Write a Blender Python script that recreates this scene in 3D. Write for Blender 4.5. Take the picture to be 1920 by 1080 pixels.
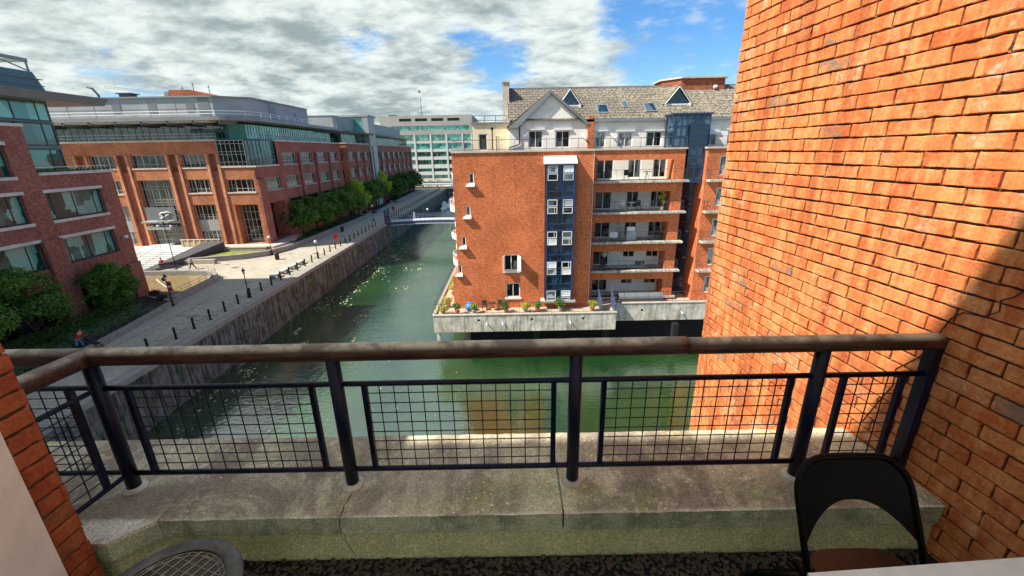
import bpy, bmesh, math, random
from mathutils import Vector, Matrix
from mathutils.geometry import tessellate_polygon
R = math.radians
random.seed(7)
scene = bpy.context.scene
for o in list(bpy.data.objects): bpy.data.objects.remove(o)

# ---------------------------------------------------------------- camera
EYE = 14.0
PITCH, ROLL, FPX = R(18.15), R(1.05), 784.0
cam_d = bpy.data.cameras.new('camera'); cam = bpy.data.objects.new('camera', cam_d)
scene.collection.objects.link(cam); scene.camera = cam
cam_d.sensor_width = 36; cam_d.lens = FPX/1920*36; cam_d.clip_start = 0.05; cam_d.clip_end = 6000
Fv = Vector((0, math.cos(PITCH), -math.sin(PITCH))); R0 = Vector((1, 0, 0)); U0 = Vector((0, math.sin(PITCH), math.cos(PITCH)))
cx = math.cos(ROLL)*R0 - math.sin(ROLL)*U0; cy = math.sin(ROLL)*R0 + math.cos(ROLL)*U0
m = Matrix((cx, cy, -Fv)).transposed().to_4x4(); m.translation = Vector((0, 0, EYE)); cam.matrix_world = m
scene.render.resolution_x, scene.render.resolution_y = 1024, 576

# ---------------------------------------------------------------- world and sun
SUN_EL, SUN_AZ = R(48), R(20)          # light travels towards +X and slightly towards +Y
sd = Vector((math.cos(SUN_AZ)*math.cos(SUN_EL), math.sin(SUN_AZ)*math.cos(SUN_EL), -math.sin(SUN_EL)))
sl = bpy.data.lights.new('sun', 'SUN'); sl.energy = 4.3; sl.angle = R(0.5); sl.color = (1.0, 0.93, 0.82)
so = bpy.data.objects.new('sun', sl); scene.collection.objects.link(so)
so.rotation_euler = sd.to_track_quat('-Z', 'Y').to_euler()

world = bpy.data.worlds.new('World'); scene.world = world; world.use_nodes = True
nt = world.node_tree; nt.nodes.clear()
def nd(t, typ, **kw):
    n = t.nodes.new(typ)
    for k, v in kw.items():
        if k in ('loc',): continue
        setattr(n, k, v)
    return n
def lk(t, a, b): t.links.new(a, b)
def mth(t, op, a, b=None, c=None, clamp=False):
    n = t.nodes.new('ShaderNodeMath'); n.operation = op; n.use_clamp = clamp
    for i, v in enumerate((a, b, c)):
        if v is None: continue
        if hasattr(v, 'node'): t.links.new(v, n.inputs[i])
        else: n.inputs[i].default_value = v
    return n.outputs[0]
def vmth(t, op, a, b=None):
    n = t.nodes.new('ShaderNodeVectorMath'); n.operation = op
    for i, v in enumerate((a, b)):
        if v is None: continue
        if hasattr(v, 'node'): t.links.new(v, n.inputs[i])
        else: n.inputs[i].default_value = v
    return n
def rgb(c): return (c[0], c[1], c[2], 1)
def mixc(t, f, a, b, mode='MIX'):
    n = t.nodes.new('ShaderNodeMix'); n.data_type = 'RGBA'; n.blend_type = mode; n.clamp_result = False
    for i, v in ((0, f), (6, a), (7, b)):
        if hasattr(v, 'node'): t.links.new(v, n.inputs[i])
        else: n.inputs[i].default_value = v if i == 0 else rgb(v)
    return n.outputs[2]
def maprange(t, v, a, b, c=0.0, d=1.0, smooth=True):
    n = t.nodes.new('ShaderNodeMapRange'); n.interpolation_type = 'SMOOTHSTEP' if smooth else 'LINEAR'
    t.links.new(v, n.inputs[0])
    for i, x in enumerate((a, b, c, d)): n.inputs[i+1].default_value = x
    return n.outputs[0]
def noise(t, vec, scale, detail=4, rough=0.55, dist=0.0):
    n = t.nodes.new('ShaderNodeTexNoise'); n.inputs['Scale'].default_value = scale
    n.inputs['Detail'].default_value = detail; n.inputs['Roughness'].default_value = rough; n.inputs['Distortion'].default_value = dist
    if vec is not None: t.links.new(vec, n.inputs['Vector'])
    return n.outputs[0]

sky = nd(nt, 'ShaderNodeTexSky'); sky.sky_type = 'NISHITA'; sky.sun_disc = False
sky.sun_elevation = SUN_EL; sky.sun_rotation = math.atan2(-sd.x, -sd.y) % (2*math.pi)
sky.air_density = 1.0; sky.dust_density = 0.6; sky.ozone_density = 2.2
tc = nd(nt, 'ShaderNodeTexCoord'); dirv = vmth(nt, 'NORMALIZE', tc.outputs['Generated']).outputs[0]
sep = nd(nt, 'ShaderNodeSeparateXYZ'); lk(nt, dirv, sep.inputs[0])
zz = mth(nt, 'ADD', mth(nt, 'MAXIMUM', sep.outputs[2], 0.0), 0.22)
px_ = mth(nt, 'DIVIDE', sep.outputs[0], zz); py_ = mth(nt, 'DIVIDE', sep.outputs[1], zz)
cmb = nd(nt, 'ShaderNodeCombineXYZ'); lk(nt, px_, cmb.inputs[0]); lk(nt, py_, cmb.inputs[1])
# bands of cloud run slanting across the view
mp = nd(nt, 'ShaderNodeMapping'); lk(nt, cmb.outputs[0], mp.inputs[0]); mp.inputs['Rotation'].default_value = (0, 0, R(28)); mp.inputs['Scale'].default_value = (1.25, 1.5, 1)
mp.inputs['Location'].default_value = (3.1, 0.7, 0)
n1 = noise(nt, mp.outputs[0], 1.5, 10, 0.58, 0.25)
n2 = noise(nt, mp.outputs[0], 5.0, 9, 0.6, 0.2)
az = mth(nt, 'DIVIDE', sep.outputs[0], mth(nt, 'MAXIMUM', sep.outputs[1], 0.05))
clear_r = maprange(nt, mth(nt, 'ADD', az, mth(nt, 'MULTIPLY', mth(nt, 'SUBTRACT', n2, 0.5), 0.35)), 0.13, 0.36, 0.0, 0.40)
dens = mth(nt, 'SUBTRACT', mth(nt, 'ADD', mth(nt, 'MULTIPLY', n1, 0.75), mth(nt, 'MULTIPLY', n2, 0.40)), clear_r)
def blob(px, py, rad, amt):
    d = (Fv + (px-960)/FPX*cx - (py-540)/FPX*cy).normalized()
    dd = vmth(nt, 'DISTANCE', dirv, tuple(d)).outputs['Value']
    return maprange(nt, dd, 0.0, rad, amt, 0.0)
for b in ((640, 60, .08, .16), (700, 92, .08, .22), (860, 66, .08, .18), (955, 112, .10, .2), (900, 90, .06, .12), (250, 160, .12, .2), (600, 20, .07, .12)):
    dens = mth(nt, 'SUBTRACT', dens, blob(*b))
for b in ((1060, 60, .16, .14), (780, 60, .25, .06), (300, 60, .6, .12), (1180, 185, .16, .10), (650, 190, .4, .10), (560, 20, .2, .06)):
    dens = mth(nt, 'ADD', dens, blob(*b))
cov = maprange(nt, dens, 0.37, 0.60, 0.0, 1.0)
wisp = mth(nt, 'MULTIPLY', maprange(nt, mth(nt, 'ADD', mth(nt, 'MULTIPLY', n2, 0.5), mth(nt, 'MULTIPLY', n1, 0.5)), 0.47, 0.66), 0.55)
cov = mth(nt, 'MAXIMUM', cov, wisp)
n3 = noise(nt, mp.outputs[0], 1.3, 9, 0.58, 0.25)
shade = maprange(nt, mth(nt, 'ADD', mth(nt, 'MULTIPLY', n3, 0.62), mth(nt, 'MULTIPLY', n2, 0.38)), 0.38, 0.60, 0.0, 1.0)
ccol = mixc(nt, shade, (1.15, 1.42, 1.48), (3.0, 3.3, 3.2))
hz = maprange(nt, sep.outputs[2], 0.0, 0.22, 0.55, 0.0)
skyc = mixc(nt, hz, mixc(nt, 1.0, sky.outputs[0], (0.27, 0.46, 0.62), 'MULTIPLY'), (2.0, 2.9, 3.3))
fin = mixc(nt, cov, skyc, ccol)
bg = nd(nt, 'ShaderNodeBackground'); bg.inputs[1].default_value = 0.15; lk(nt, fin, bg.inputs[0])
wo = nd(nt, 'ShaderNodeOutputWorld'); lk(nt, bg.outputs[0], wo.inputs[0])
scene.view_settings.view_transform = 'Standard'; scene.view_settings.look = 'None'
scene.view_settings.gamma = 1; scene.view_settings.exposure = 1.0
scene.render.engine = 'CYCLES'

# ---------------------------------------------------------------- materials
def mat(name):
    m = bpy.data.materials.new(name); m.use_nodes = True
    t = m.node_tree; b = t.nodes['Principled BSDF']
    return m, t, b
def wpos(t): return t.nodes.new('ShaderNodeNewGeometry').outputs['Position']
def plain(name, c, rough=0.6, metal=0.0, var=0.15, vs=3.0, spec=0.5, bump=0.0, bs=40):
    m, t, b = mat(name)
    p = wpos(t); n = noise(t, p, vs, 5, 0.6)
    f = maprange(t, n, 0.3, 0.7, 1-var, 1+var)
    col = mixc(t, 1.0, c, (1, 1, 1), 'MULTIPLY')
    mx = t.nodes.new('ShaderNodeVectorMath'); mx.operation = 'SCALE'; t.links.new(col, mx.inputs[0]); t.links.new(f, mx.inputs['Scale'])
    t.links.new(mx.outputs[0], b.inputs['Base Color'])
    b.inputs['Roughness'].default_value = rough; b.inputs['Metallic'].default_value = metal; b.inputs['Specular IOR Level'].default_value = spec
    if bump:
        bn = t.nodes.new('ShaderNodeBump'); bn.inputs['Strength'].default_value = bump; bn.inputs['Distance'].default_value = 0.01
        t.links.new(noise(t, p, bs, 6, 0.7), bn.inputs['Height']); t.links.new(bn.outputs[0], b.inputs['Normal'])
    return m
def walluv(t):
    g = t.nodes.new('ShaderNodeNewGeometry'); s = t.nodes.new('ShaderNodeSeparateXYZ'); t.links.new(g.outputs['Position'], s.inputs[0])
    sn = t.nodes.new('ShaderNodeSeparateXYZ'); t.links.new(g.outputs['True Normal'], sn.inputs[0])
    f = mth(t, 'GREATER_THAN', mth(t, 'ABSOLUTE', sn.outputs[0]), mth(t, 'ABSOLUTE', sn.outputs[1]))
    u = mth(t, 'ADD', mth(t, 'MULTIPLY', s.outputs[1], f), mth(t, 'MULTIPLY', s.outputs[0], mth(t, 'SUBTRACT', 1.0, f)))
    c = t.nodes.new('ShaderNodeCombineXYZ'); t.links.new(u, c.inputs[0]); t.links.new(s.outputs[2], c.inputs[1])
    return c.outputs[0], g.outputs['Position'], s
def brick(name, c1, c2, mortar, w=0.225, h=0.075, ms=0.010, streak=0.25, soldier=None):
    m, t, b = mat(name)
    uv, p, s = walluv(t)
    bt = t.nodes.new('ShaderNodeTexBrick'); t.links.new(uv, bt.inputs['Vector'])
    bt.inputs['Scale'].default_value = 1; bt.inputs['Brick Width'].default_value = w; bt.inputs['Row Height'].default_value = h
    bt.inputs['Mortar Size'].default_value = ms; bt.inputs['Mortar Smooth'].default_value = 0.3; bt.inputs['Bias'].default_value = -0.1
    bt.inputs['Color1'].default_value = rgb(c1); bt.inputs['Color2'].default_value = rgb(c2); bt.inputs['Mortar'].default_value = rgb(mortar)
    n = noise(t, p, 0.35, 6, 0.65); n2_ = noise(t, p, 6.0, 4, 0.7)
    mc = t.nodes.new('ShaderNodeMapping'); t.links.new(uv, mc.inputs[0]); mc.inputs['Scale'].default_value = (1.6, 7.0, 1)
    nc = noise(t, mc.outputs[0], 2.0, 6, 0.75, 0.2)
    ms_ = t.nodes.new('ShaderNodeMapping'); t.links.new(uv, ms_.inputs[0]); ms_.inputs['Scale'].default_value = (2.4, 0.22, 1)
    nst = noise(t, ms_.outputs[0], 1.3, 6, 0.7, 0.3)
    f = mth(t, 'MULTIPLY', maprange(t, n, 0.3, 0.7, 1-streak, 1+streak*0.6), maprange(t, n2_, 0.3, 0.7, 0.78, 1.22))
    f = mth(t, 'MULTIPLY', f, mth(t, 'MULTIPLY', maprange(t, nc, 0.3, 0.7, 0.66, 1.34), maprange(t, nst, 0.5, 0.75, 1.0, 0.72)))
    mx = t.nodes.new('ShaderNodeVectorMath'); mx.operation = 'SCALE'; t.links.new(bt.outputs[0], mx.inputs[0]); t.links.new(f, mx.inputs['Scale'])
    t.links.new(mx.outputs[0], b.inputs['Base Color']); b.inputs['Roughness'].default_value = 0.9; b.inputs['Specular IOR Level'].default_value = 0.2
    return m
def concrete(name, c, dark, scale=1.0, streaks=0.6, moss=None, bump=0.3):
    m, t, b = mat(name)
    uv, p, s = walluv(t)
    a = noise(t, p, 1.3*scale, 8, 0.68)
    st = t.nodes.new('ShaderNodeMapping'); t.links.new(uv, st.inputs[0]); st.inputs['Scale'].default_value = (3.0*scale, 0.28*scale, 1)
    sn = noise(t, st.outputs[0], 1.5, 7, 0.7, 0.6)
    f = mth(t, 'ADD', mth(t, 'MULTIPLY', maprange(t, a, 0.35, 0.7), 0.55), mth(t, 'MULTIPLY', maprange(t, sn, 0.42, 0.66), streaks), clamp=True)
    col = mixc(t, f, c, dark)
    if moss:
        col = mixc(t, mth(t, 'MULTIPLY', maprange(t, noise(t, p, 0.5*scale, 6, 0.7), 0.5, 0.68), 0.8), col, moss)
    fine = noise(t, p, 30*scale, 4, 0.7)
    mx = t.nodes.new('ShaderNodeVectorMath'); mx.operation = 'SCALE'; t.links.new(col, mx.inputs[0]); t.links.new(maprange(t, fine, 0.3, 0.7, 0.8, 1.2), mx.inputs['Scale'])
    t.links.new(mx.outputs[0], b.inputs['Base Color']); b.inputs['Roughness'].default_value = 0.9; b.inputs['Specular IOR Level'].default_value = 0.25
    if bump:
        bn = t.nodes.new('ShaderNodeBump'); bn.inputs['Strength'].default_value = bump; bn.inputs['Distance'].default_value = 0.03/scale
        t.links.new(a, bn.inputs['Height']); t.links.new(bn.outputs[0], b.inputs['Normal'])
    return m
def glass(name, dark, light, scale=0.9, rough=0.05, spec=0.9, thr=(0.45, 0.62)):
    # window panes: dark rooms with blinds, furniture and pale things behind, all under a glossy surface
    m, t, b = mat(name)
    uv, p, s = walluv(t)
    mpn = t.nodes.new('ShaderNodeMapping'); t.links.new(uv, mpn.inputs[0]); mpn.inputs['Scale'].default_value = (scale*1.4, scale*0.8, 1)
    vo = t.nodes.new('ShaderNodeTexVoronoi'); vo.distance = 'CHEBYCHEV'; vo.inputs['Scale'].default_value = 1.0; t.links.new(mpn.outputs[0], vo.inputs['Vector'])
    sp = t.nodes.new('ShaderNodeSeparateColor'); t.links.new(vo.outputs['Color'], sp.inputs[0])
    f = maprange(t, mth(t, 'ADD', mth(t, 'MULTIPLY', sp.outputs[0], 0.92), mth(t, 'MULTIPLY', noise(t, mpn.outputs[0], 3.0, 2, 0.4), 0.08)), thr[0], thr[1])
    t.links.new(mixc(t, f, dark, light), b.inputs['Base Color'])
    b.inputs['Roughness'].default_value = rough; b.inputs['Specular IOR Level'].default_value = spec; b.inputs['IOR'].default_value = 1.6
    bn = t.nodes.new('ShaderNodeBump'); bn.inputs['Strength'].default_value = 0.05; bn.inputs['Distance'].default_value = 0.2
    t.links.new(noise(t, p, 0.8, 2, 0.5), bn.inputs['Height']); t.links.new(bn.outputs[0], b.inputs['Normal'])
    return m
def leafmat(name, c1, c2, trans=0.35):
    m, t, b = mat(name)
    g = t.nodes.new('ShaderNodeNewGeometry')
    n = noise(t, g.outputs['Position'], 0.9, 4, 0.6)
    f = mth(t, 'ADD', mth(t, 'MULTIPLY', g.outputs['Random Per Island'], 0.55), mth(t, 'MULTIPLY', maprange(t, n, 0.3, 0.7), 0.45))
    col = mixc(t, f, c1, c2)
    t.links.new(col, b.inputs['Base Color']); b.inputs['Roughness'].default_value = 0.5; b.inputs['Specular IOR Level'].default_value = 0.3
    tr = t.nodes.new('ShaderNodeBsdfTranslucent'); t.links.new(col, tr.inputs[0])
    mx = t.nodes.new('ShaderNodeMixShader'); mx.inputs[0].default_value = trans
    t.links.new(b.outputs[0], mx.inputs[1]); t.links.new(tr.outputs[0], mx.inputs[2])
    out = [n_ for n_ in t.nodes if n_.type == 'OUTPUT_MATERIAL'][0]; t.links.new(mx.outputs[0], out.inputs[0])
    return m

M = {}
M['brick_red'] = brick('brick_red', (0.33, 0.105, 0.07), (0.44, 0.16, 0.11), (0.20, 0.12, 0.09))
M['brick_orange'] = brick('brick_orange', (0.42, 0.115, 0.045), (0.58, 0.20, 0.085), (0.40, 0.27, 0.18))
M['brick_flat'] = brick('brick_flat', (0.62, 0.135, 0.04), (0.74, 0.21, 0.07), (0.40, 0.20, 0.12), streak=0.22)
M['brick_fin'] = brick('brick_fin', (0.60, 0.22, 0.10), (0.70, 0.32, 0.16), (0.5, 0.33, 0.22))
M['brick_tower'] = brick('brick_tower', (0.34, 0.075, 0.03), (0.42, 0.11, 0.05), (0.28, 0.15, 0.10))
M['stone'] = concrete('stone', (0.58, 0.52, 0.44), (0.40, 0.35, 0.29), 1.2, 0.3, bump=0.1)
M['stone_pale'] = plain('stone_pale', (0.62, 0.56, 0.48), 0.85, vs=1.0)
M['render_white'] = concrete('render_white', (0.93, 0.90, 0.82), (0.70, 0.67, 0.60), 0.8, 0.22, bump=0.05)
M['render_cream'] = concrete('render_cream', (0.80, 0.70, 0.48), (0.66, 0.56, 0.38), 0.8, 0.15, bump=0.05)
M['panel_grey'] = plain('panel_grey', (0.30, 0.31, 0.315), 0.6, 0.0, 0.10, 0.4)
M['panel_dark'] = plain('panel_dark', (0.17, 0.19, 0.20), 0.45, 0.2, 0.10, 0.4)
M['panel_green'] = plain('panel_green', (0.10, 0.16, 0.15), 0.4, 0.2, 0.10, 0.6)
M['eave_grey'] = plain('eave_grey', (0.22, 0.24, 0.24), 0.5, 0.1, 0.12, 0.4)
M['soffit'] = plain('soffit', (0.50, 0.44, 0.42), 0.7)
M['frame_pale'] = plain('frame_pale', (0.42, 0.44, 0.42), 0.5)
M['frame_green'] = plain('frame_green', (0.02, 0.06, 0.052), 0.4)
M['frame_teal'] = plain('frame_teal', (0.10, 0.26, 0.24), 0.4)
M['frame_white'] = plain('frame_white', (0.78, 0.77, 0.73), 0.5, var=0.06)
M['frame_blue'] = plain('frame_blue', (0.018, 0.045, 0.13), 0.4, var=0.2)
M['navy'] = plain('navy', (0.0025, 0.0045, 0.024), 0.38, 0.0, 0.6, 9.0, 0.28, 0.25, 60)
M['black_iron'] = plain('black_iron', (0.012, 0.012, 0.014), 0.4, 0.3)
M['rail_grey'] = plain('rail_grey', (0.06, 0.07, 0.09), 0.45, 0.3)
M['rail_white'] = plain('rail_white', (0.7, 0.72, 0.74), 0.5)
M['bridge_blue'] = plain('bridge_blue', (0.06, 0.08, 0.16), 0.5)
M['bridge_pale'] = plain('bridge_pale', (0.55, 0.60, 0.72), 0.5)
M['glass_dark'] = glass('glass_dark', (0.004, 0.009, 0.008), (0.035, 0.055, 0.045), 0.8, thr=(.5, .66))
M['glass_office'] = glass('glass_office', (0.008, 0.075, 0.062), (0.17, 0.42, 0.33), 0.7, spec=0.25, thr=(.42, .62))
M['glass_teal'] = glass('glass_teal', (0.03, 0.20, 0.17), (0.14, 0.46, 0.38), 0.5, thr=(.3, .7))
M['glass_teal_dark'] = glass('glass_teal_dark', (0.005, 0.03, 0.03), (0.05, 0.17, 0.15), 0.6, thr=(.3, .7))
M['glass_flat'] = glass('glass_flat', (0.004, 0.005, 0.006), (0.09, 0.10, 0.10), 1.0, spec=0.4, thr=(.50, .7))
M['glass_curtain'] = glass('glass_curtain', (0.10, 0.12, 0.12), (0.42, 0.42, 0.40), 2.0, spec=0.4, thr=(.35, .65))
M['glass_blue'] = glass('glass_blue', (0.004, 0.010, 0.025), (0.02, 0.05, 0.09), 0.8, spec=0.7)
M['glass_bay'] = glass('glass_bay', (0.003, 0.010, 0.016), (0.012, 0.03, 0.04), 1.0, spec=0.25)
M['glass_stair'] = glass('glass_stair', (0.012, 0.03, 0.045), (0.07, 0.12, 0.15), 0.8, spec=0.6)
M['curtain'] = plain('curtain', (0.70, 0.72, 0.70), 0.8, var=0.12, vs=9)
M['spandrel'] = plain('spandrel', (0.33, 0.35, 0.33), 0.5, var=0.1)
M['office_beige'] = plain('office_beige', (0.32, 0.31, 0.29), 0.8, var=0.08, vs=0.2)
M['office_white'] = plain('office_white', (0.50, 0.51, 0.50), 0.8, var=0.06, vs=0.3)
M['quay_face'] = concrete('quay_face', (0.235, 0.235, 0.205), (0.030, 0.031, 0.028), 0.75, 1.0, (0.08, 0.09, 0.03), 0.6)
M['podium'] = concrete('podium', (0.66, 0.63, 0.55), (0.20, 0.185, 0.155), 0.9, 0.62, (0.26, 0.27, 0.19), 0.2)
M['black_void'] = plain('black_void', (0.006, 0.006, 0.006), 0.9)
M['tile_terrace'] = concrete('tile_terrace', (0.52, 0.40, 0.29), (0.34, 0.26, 0.20), 1.5, 0.1, bump=0.1)
M['soil'] = plain('soil', (0.035, 0.028, 0.02), 0.95, var=0.4)
M['granite_dark'] = concrete('granite_dark', (0.10, 0.10, 0.105), (0.05, 0.05, 0.055), 2, 0.2, bump=0.2)
M['granite_edge'] = concrete('granite_edge', (0.34, 0.32, 0.28), (0.18, 0.17, 0.15), 1.5, 0.1, bump=0.2)
M['rubble'] = concrete('rubble', (0.42, 0.38, 0.33), (0.10, 0.09, 0.08), 6, 0.1, bump=0.7)
M['lawn'] = plain('lawn', (0.20, 0.22, 0.028), 0.9, var=0.3, vs=1.5, bump=0.5)
M['ochre_wall'] = concrete('ochre_wall', (0.58, 0.46, 0.26), (0.42, 0.32, 0.17), 1.2, 0.2, bump=0.1)
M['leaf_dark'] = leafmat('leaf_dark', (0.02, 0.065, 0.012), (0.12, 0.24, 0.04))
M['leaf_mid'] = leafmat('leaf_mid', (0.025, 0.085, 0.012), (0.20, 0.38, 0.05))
M['leaf_sunlit'] = leafmat('leaf_sunlit', (0.25, 0.38, 0.02), (0.70, 0.78, 0.08), 0.45)  # sunlight in the gaps between offices painted into the leaf colour
M['leaf_grey'] = leafmat('leaf_grey', (0.07, 0.11, 0.05), (0.18, 0.24, 0.13), 0.25)
M['leaf_yellow'] = leafmat('leaf_yellow', (0.30, 0.34, 0.05), (0.60, 0.58, 0.12), 0.4)
M['leaf_red'] = leafmat('leaf_red', (0.06, 0.02, 0.012), (0.14, 0.05, 0.03), 0.25)
M['bark'] = plain('bark', (0.06, 0.045, 0.035), 0.95, var=0.3, vs=8)
M['pot'] = plain('pot', (0.35, 0.30, 0.26), 0.8)
M['pot_clay'] = plain('pot_clay', (0.42, 0.16, 0.08), 0.8)
M['blue_vinyl'] = plain('blue_vinyl', (0.03, 0.22, 0.55), 0.35)
M['white_paint'] = plain('white_paint', (0.78, 0.78, 0.76), 0.5, var=0.05)
M['red_paint'] = plain('red_paint', (0.55, 0.03, 0.03), 0.4)
M['skin'] = plain('skin', (0.55, 0.34, 0.25), 0.6)
M['hair'] = plain('hair', (0.05, 0.03, 0.02), 0.7)
M['red_cloth'] = plain('red_cloth', (0.62, 0.02, 0.04), 0.8)
M['blue_jeans'] = plain('blue_jeans', (0.16, 0.30, 0.48), 0.8)
M['black_cloth'] = plain('black_cloth', (0.012, 0.012, 0.016), 0.8)
M['grey_cloth'] = plain('grey_cloth', (0.42, 0.44, 0.46), 0.8)
M['white_cloth'] = plain('white_cloth', (0.75, 0.75, 0.73), 0.8)
M['lamp_glass'] = plain('lamp_glass', (0.80, 0.78, 0.70), 0.2, var=0.03)
M['wood'] = plain('wood', (0.22, 0.12, 0.06), 0.7, var=0.3, vs=12)
M['dark_wood'] = plain('dark_wood', (0.05, 0.03, 0.02), 0.7)
M['chair_black'] = plain('chair_black', (0.0012, 0.0012, 0.0014), 0.45, 0.0, 0.2, 12, 0.12)
M['gull_grey'] = plain('gull_grey', (0.25, 0.26, 0.28), 0.8)

# roof tiles: rows of overlapping concrete tiles with lichen
def rooftile(name, c1, c2, lichen):
    m, t, b = mat(name)
    g = t.nodes.new('ShaderNodeNewGeometry'); s = t.nodes.new('ShaderNodeSeparateXYZ'); t.links.new(g.outputs['Position'], s.inputs[0])
    c = t.nodes.new('ShaderNodeCombineXYZ'); t.links.new(s.outputs[0], c.inputs[0]); t.links.new(s.outputs[2], c.inputs[1])
    bt = t.nodes.new('ShaderNodeTexBrick'); t.links.new(c.outputs[0], bt.inputs['Vector']); bt.inputs['Scale'].default_value = 1
    bt.inputs['Brick Width'].default_value = 0.6; bt.inputs['Row Height'].default_value = 0.26; bt.inputs['Mortar Size'].default_value = 0.036; bt.inputs['Mortar Smooth'].default_value = 0.6
    bt.inputs['Color1'].default_value = rgb(c1); bt.inputs['Color2'].default_value = rgb(c2); bt.inputs['Mortar'].default_value = (0.02, 0.018, 0.015, 1)
    n = noise(t, g.outputs['Position'], 5, 6, 0.75); n0 = maprange(t, mth(t, 'ADD', mth(t, 'MULTIPLY', s.outputs[0], 0.035), noise(t, g.outputs['Position'], 0.3, 3)), 0.65, 1.1)
    f = mth(t, 'MULTIPLY', maprange(t, n, 0.45, 0.62), mth(t, 'ADD', 0.25, mth(t, 'MULTIPLY', n0, 0.75)))
    t.links.new(mixc(t, f, bt.outputs[0], lichen), b.inputs['Base Color']); b.inputs['Roughness'].default_value = 0.9
    bn = t.nodes.new('ShaderNodeBump'); bn.inputs['Strength'].default_value = 0.8; bn.inputs['Distance'].default_value = 0.05
    t.links.new(bt.outputs['Fac'], bn.inputs['Height']); bn.invert = True; t.links.new(bn.outputs[0], b.inputs['Normal'])
    return m
M['roof'] = rooftile('roof', (0.13, 0.105, 0.085), (0.19, 0.16, 0.13), (0.38, 0.34, 0.24))

# paving: small setts, worn and stained
def paving(name, c1, c2, mortar, w, h, stain):
    m, t, b = mat(name)
    p = wpos(t)
    bt = t.nodes.new('ShaderNodeTexBrick'); t.links.new(p, bt.inputs['Vector']); bt.inputs['Scale'].default_value = 1
    bt.inputs['Brick Width'].default_value = w; bt.inputs['Row Height'].default_value = h; bt.inputs['Mortar Size'].default_value = 0.02
    bt.inputs['Color1'].default_value = rgb(c1); bt.inputs['Color2'].default_value = rgb(c2); bt.inputs['Mortar'].default_value = rgb(mortar)
    f = maprange(t, noise(t, p, 0.25, 8, 0.7), 0.35, 0.7)
    fine = maprange(t, noise(t, p, 4, 6, 0.7), 0.3, 0.7, 0.8, 1.2)
    mx = t.nodes.new('ShaderNodeVectorMath'); mx.operation = 'SCALE'; t.links.new(mixc(t, f, bt.outputs[0], stain), mx.inputs[0]); t.links.new(fine, mx.inputs['Scale'])
    t.links.new(mx.outputs[0], b.inputs['Base Color']); b.inputs['Roughness'].default_value = 0.85
    return m
M['setts'] = paving('setts', (0.42, 0.38, 0.29), (0.54, 0.49, 0.37), (0.22, 0.19, 0.15), 0.6, 0.3, (0.33, 0.31, 0.25))
M['far_ground'] = plain('far_ground', (0.16, 0.15, 0.13), 0.9, vs=0.1)

def watermat():
    m, t, b = mat('water')
    p = wpos(t)
    n = noise(t, p, 0.12, 5, 0.6)
    t.links.new(mixc(t, maprange(t, n, 0.35, 0.65), (0.007, 0.034, 0.010), (0.018, 0.060, 0.014)), b.inputs['Base Color'])
    b.inputs['Roughness'].default_value = 0.035; b.inputs['IOR'].default_value = 2.3; b.inputs['Specular IOR Level'].default_value = 0.9
    mpn = t.nodes.new('ShaderNodeMapping'); t.links.new(p, mpn.inputs[0]); mpn.inputs['Scale'].default_value = (1.0, 1.7, 1)
    bn = t.nodes.new('ShaderNodeBump'); bn.inputs['Strength'].default_value = 0.45; bn.inputs['Distance'].default_value = 0.05
    h = mth(t, 'ADD', noise(t, mpn.outputs[0], 2.2, 4, 0.55, 0.4), mth(t, 'MULTIPLY', noise(t, mpn.outputs[0], 0.35, 3, 0.5), 0.9))
    t.links.new(h, bn.inputs['Height']); t.links.new(bn.outputs[0], b.inputs['Normal'])
    return m
M['water'] = watermat()

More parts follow.
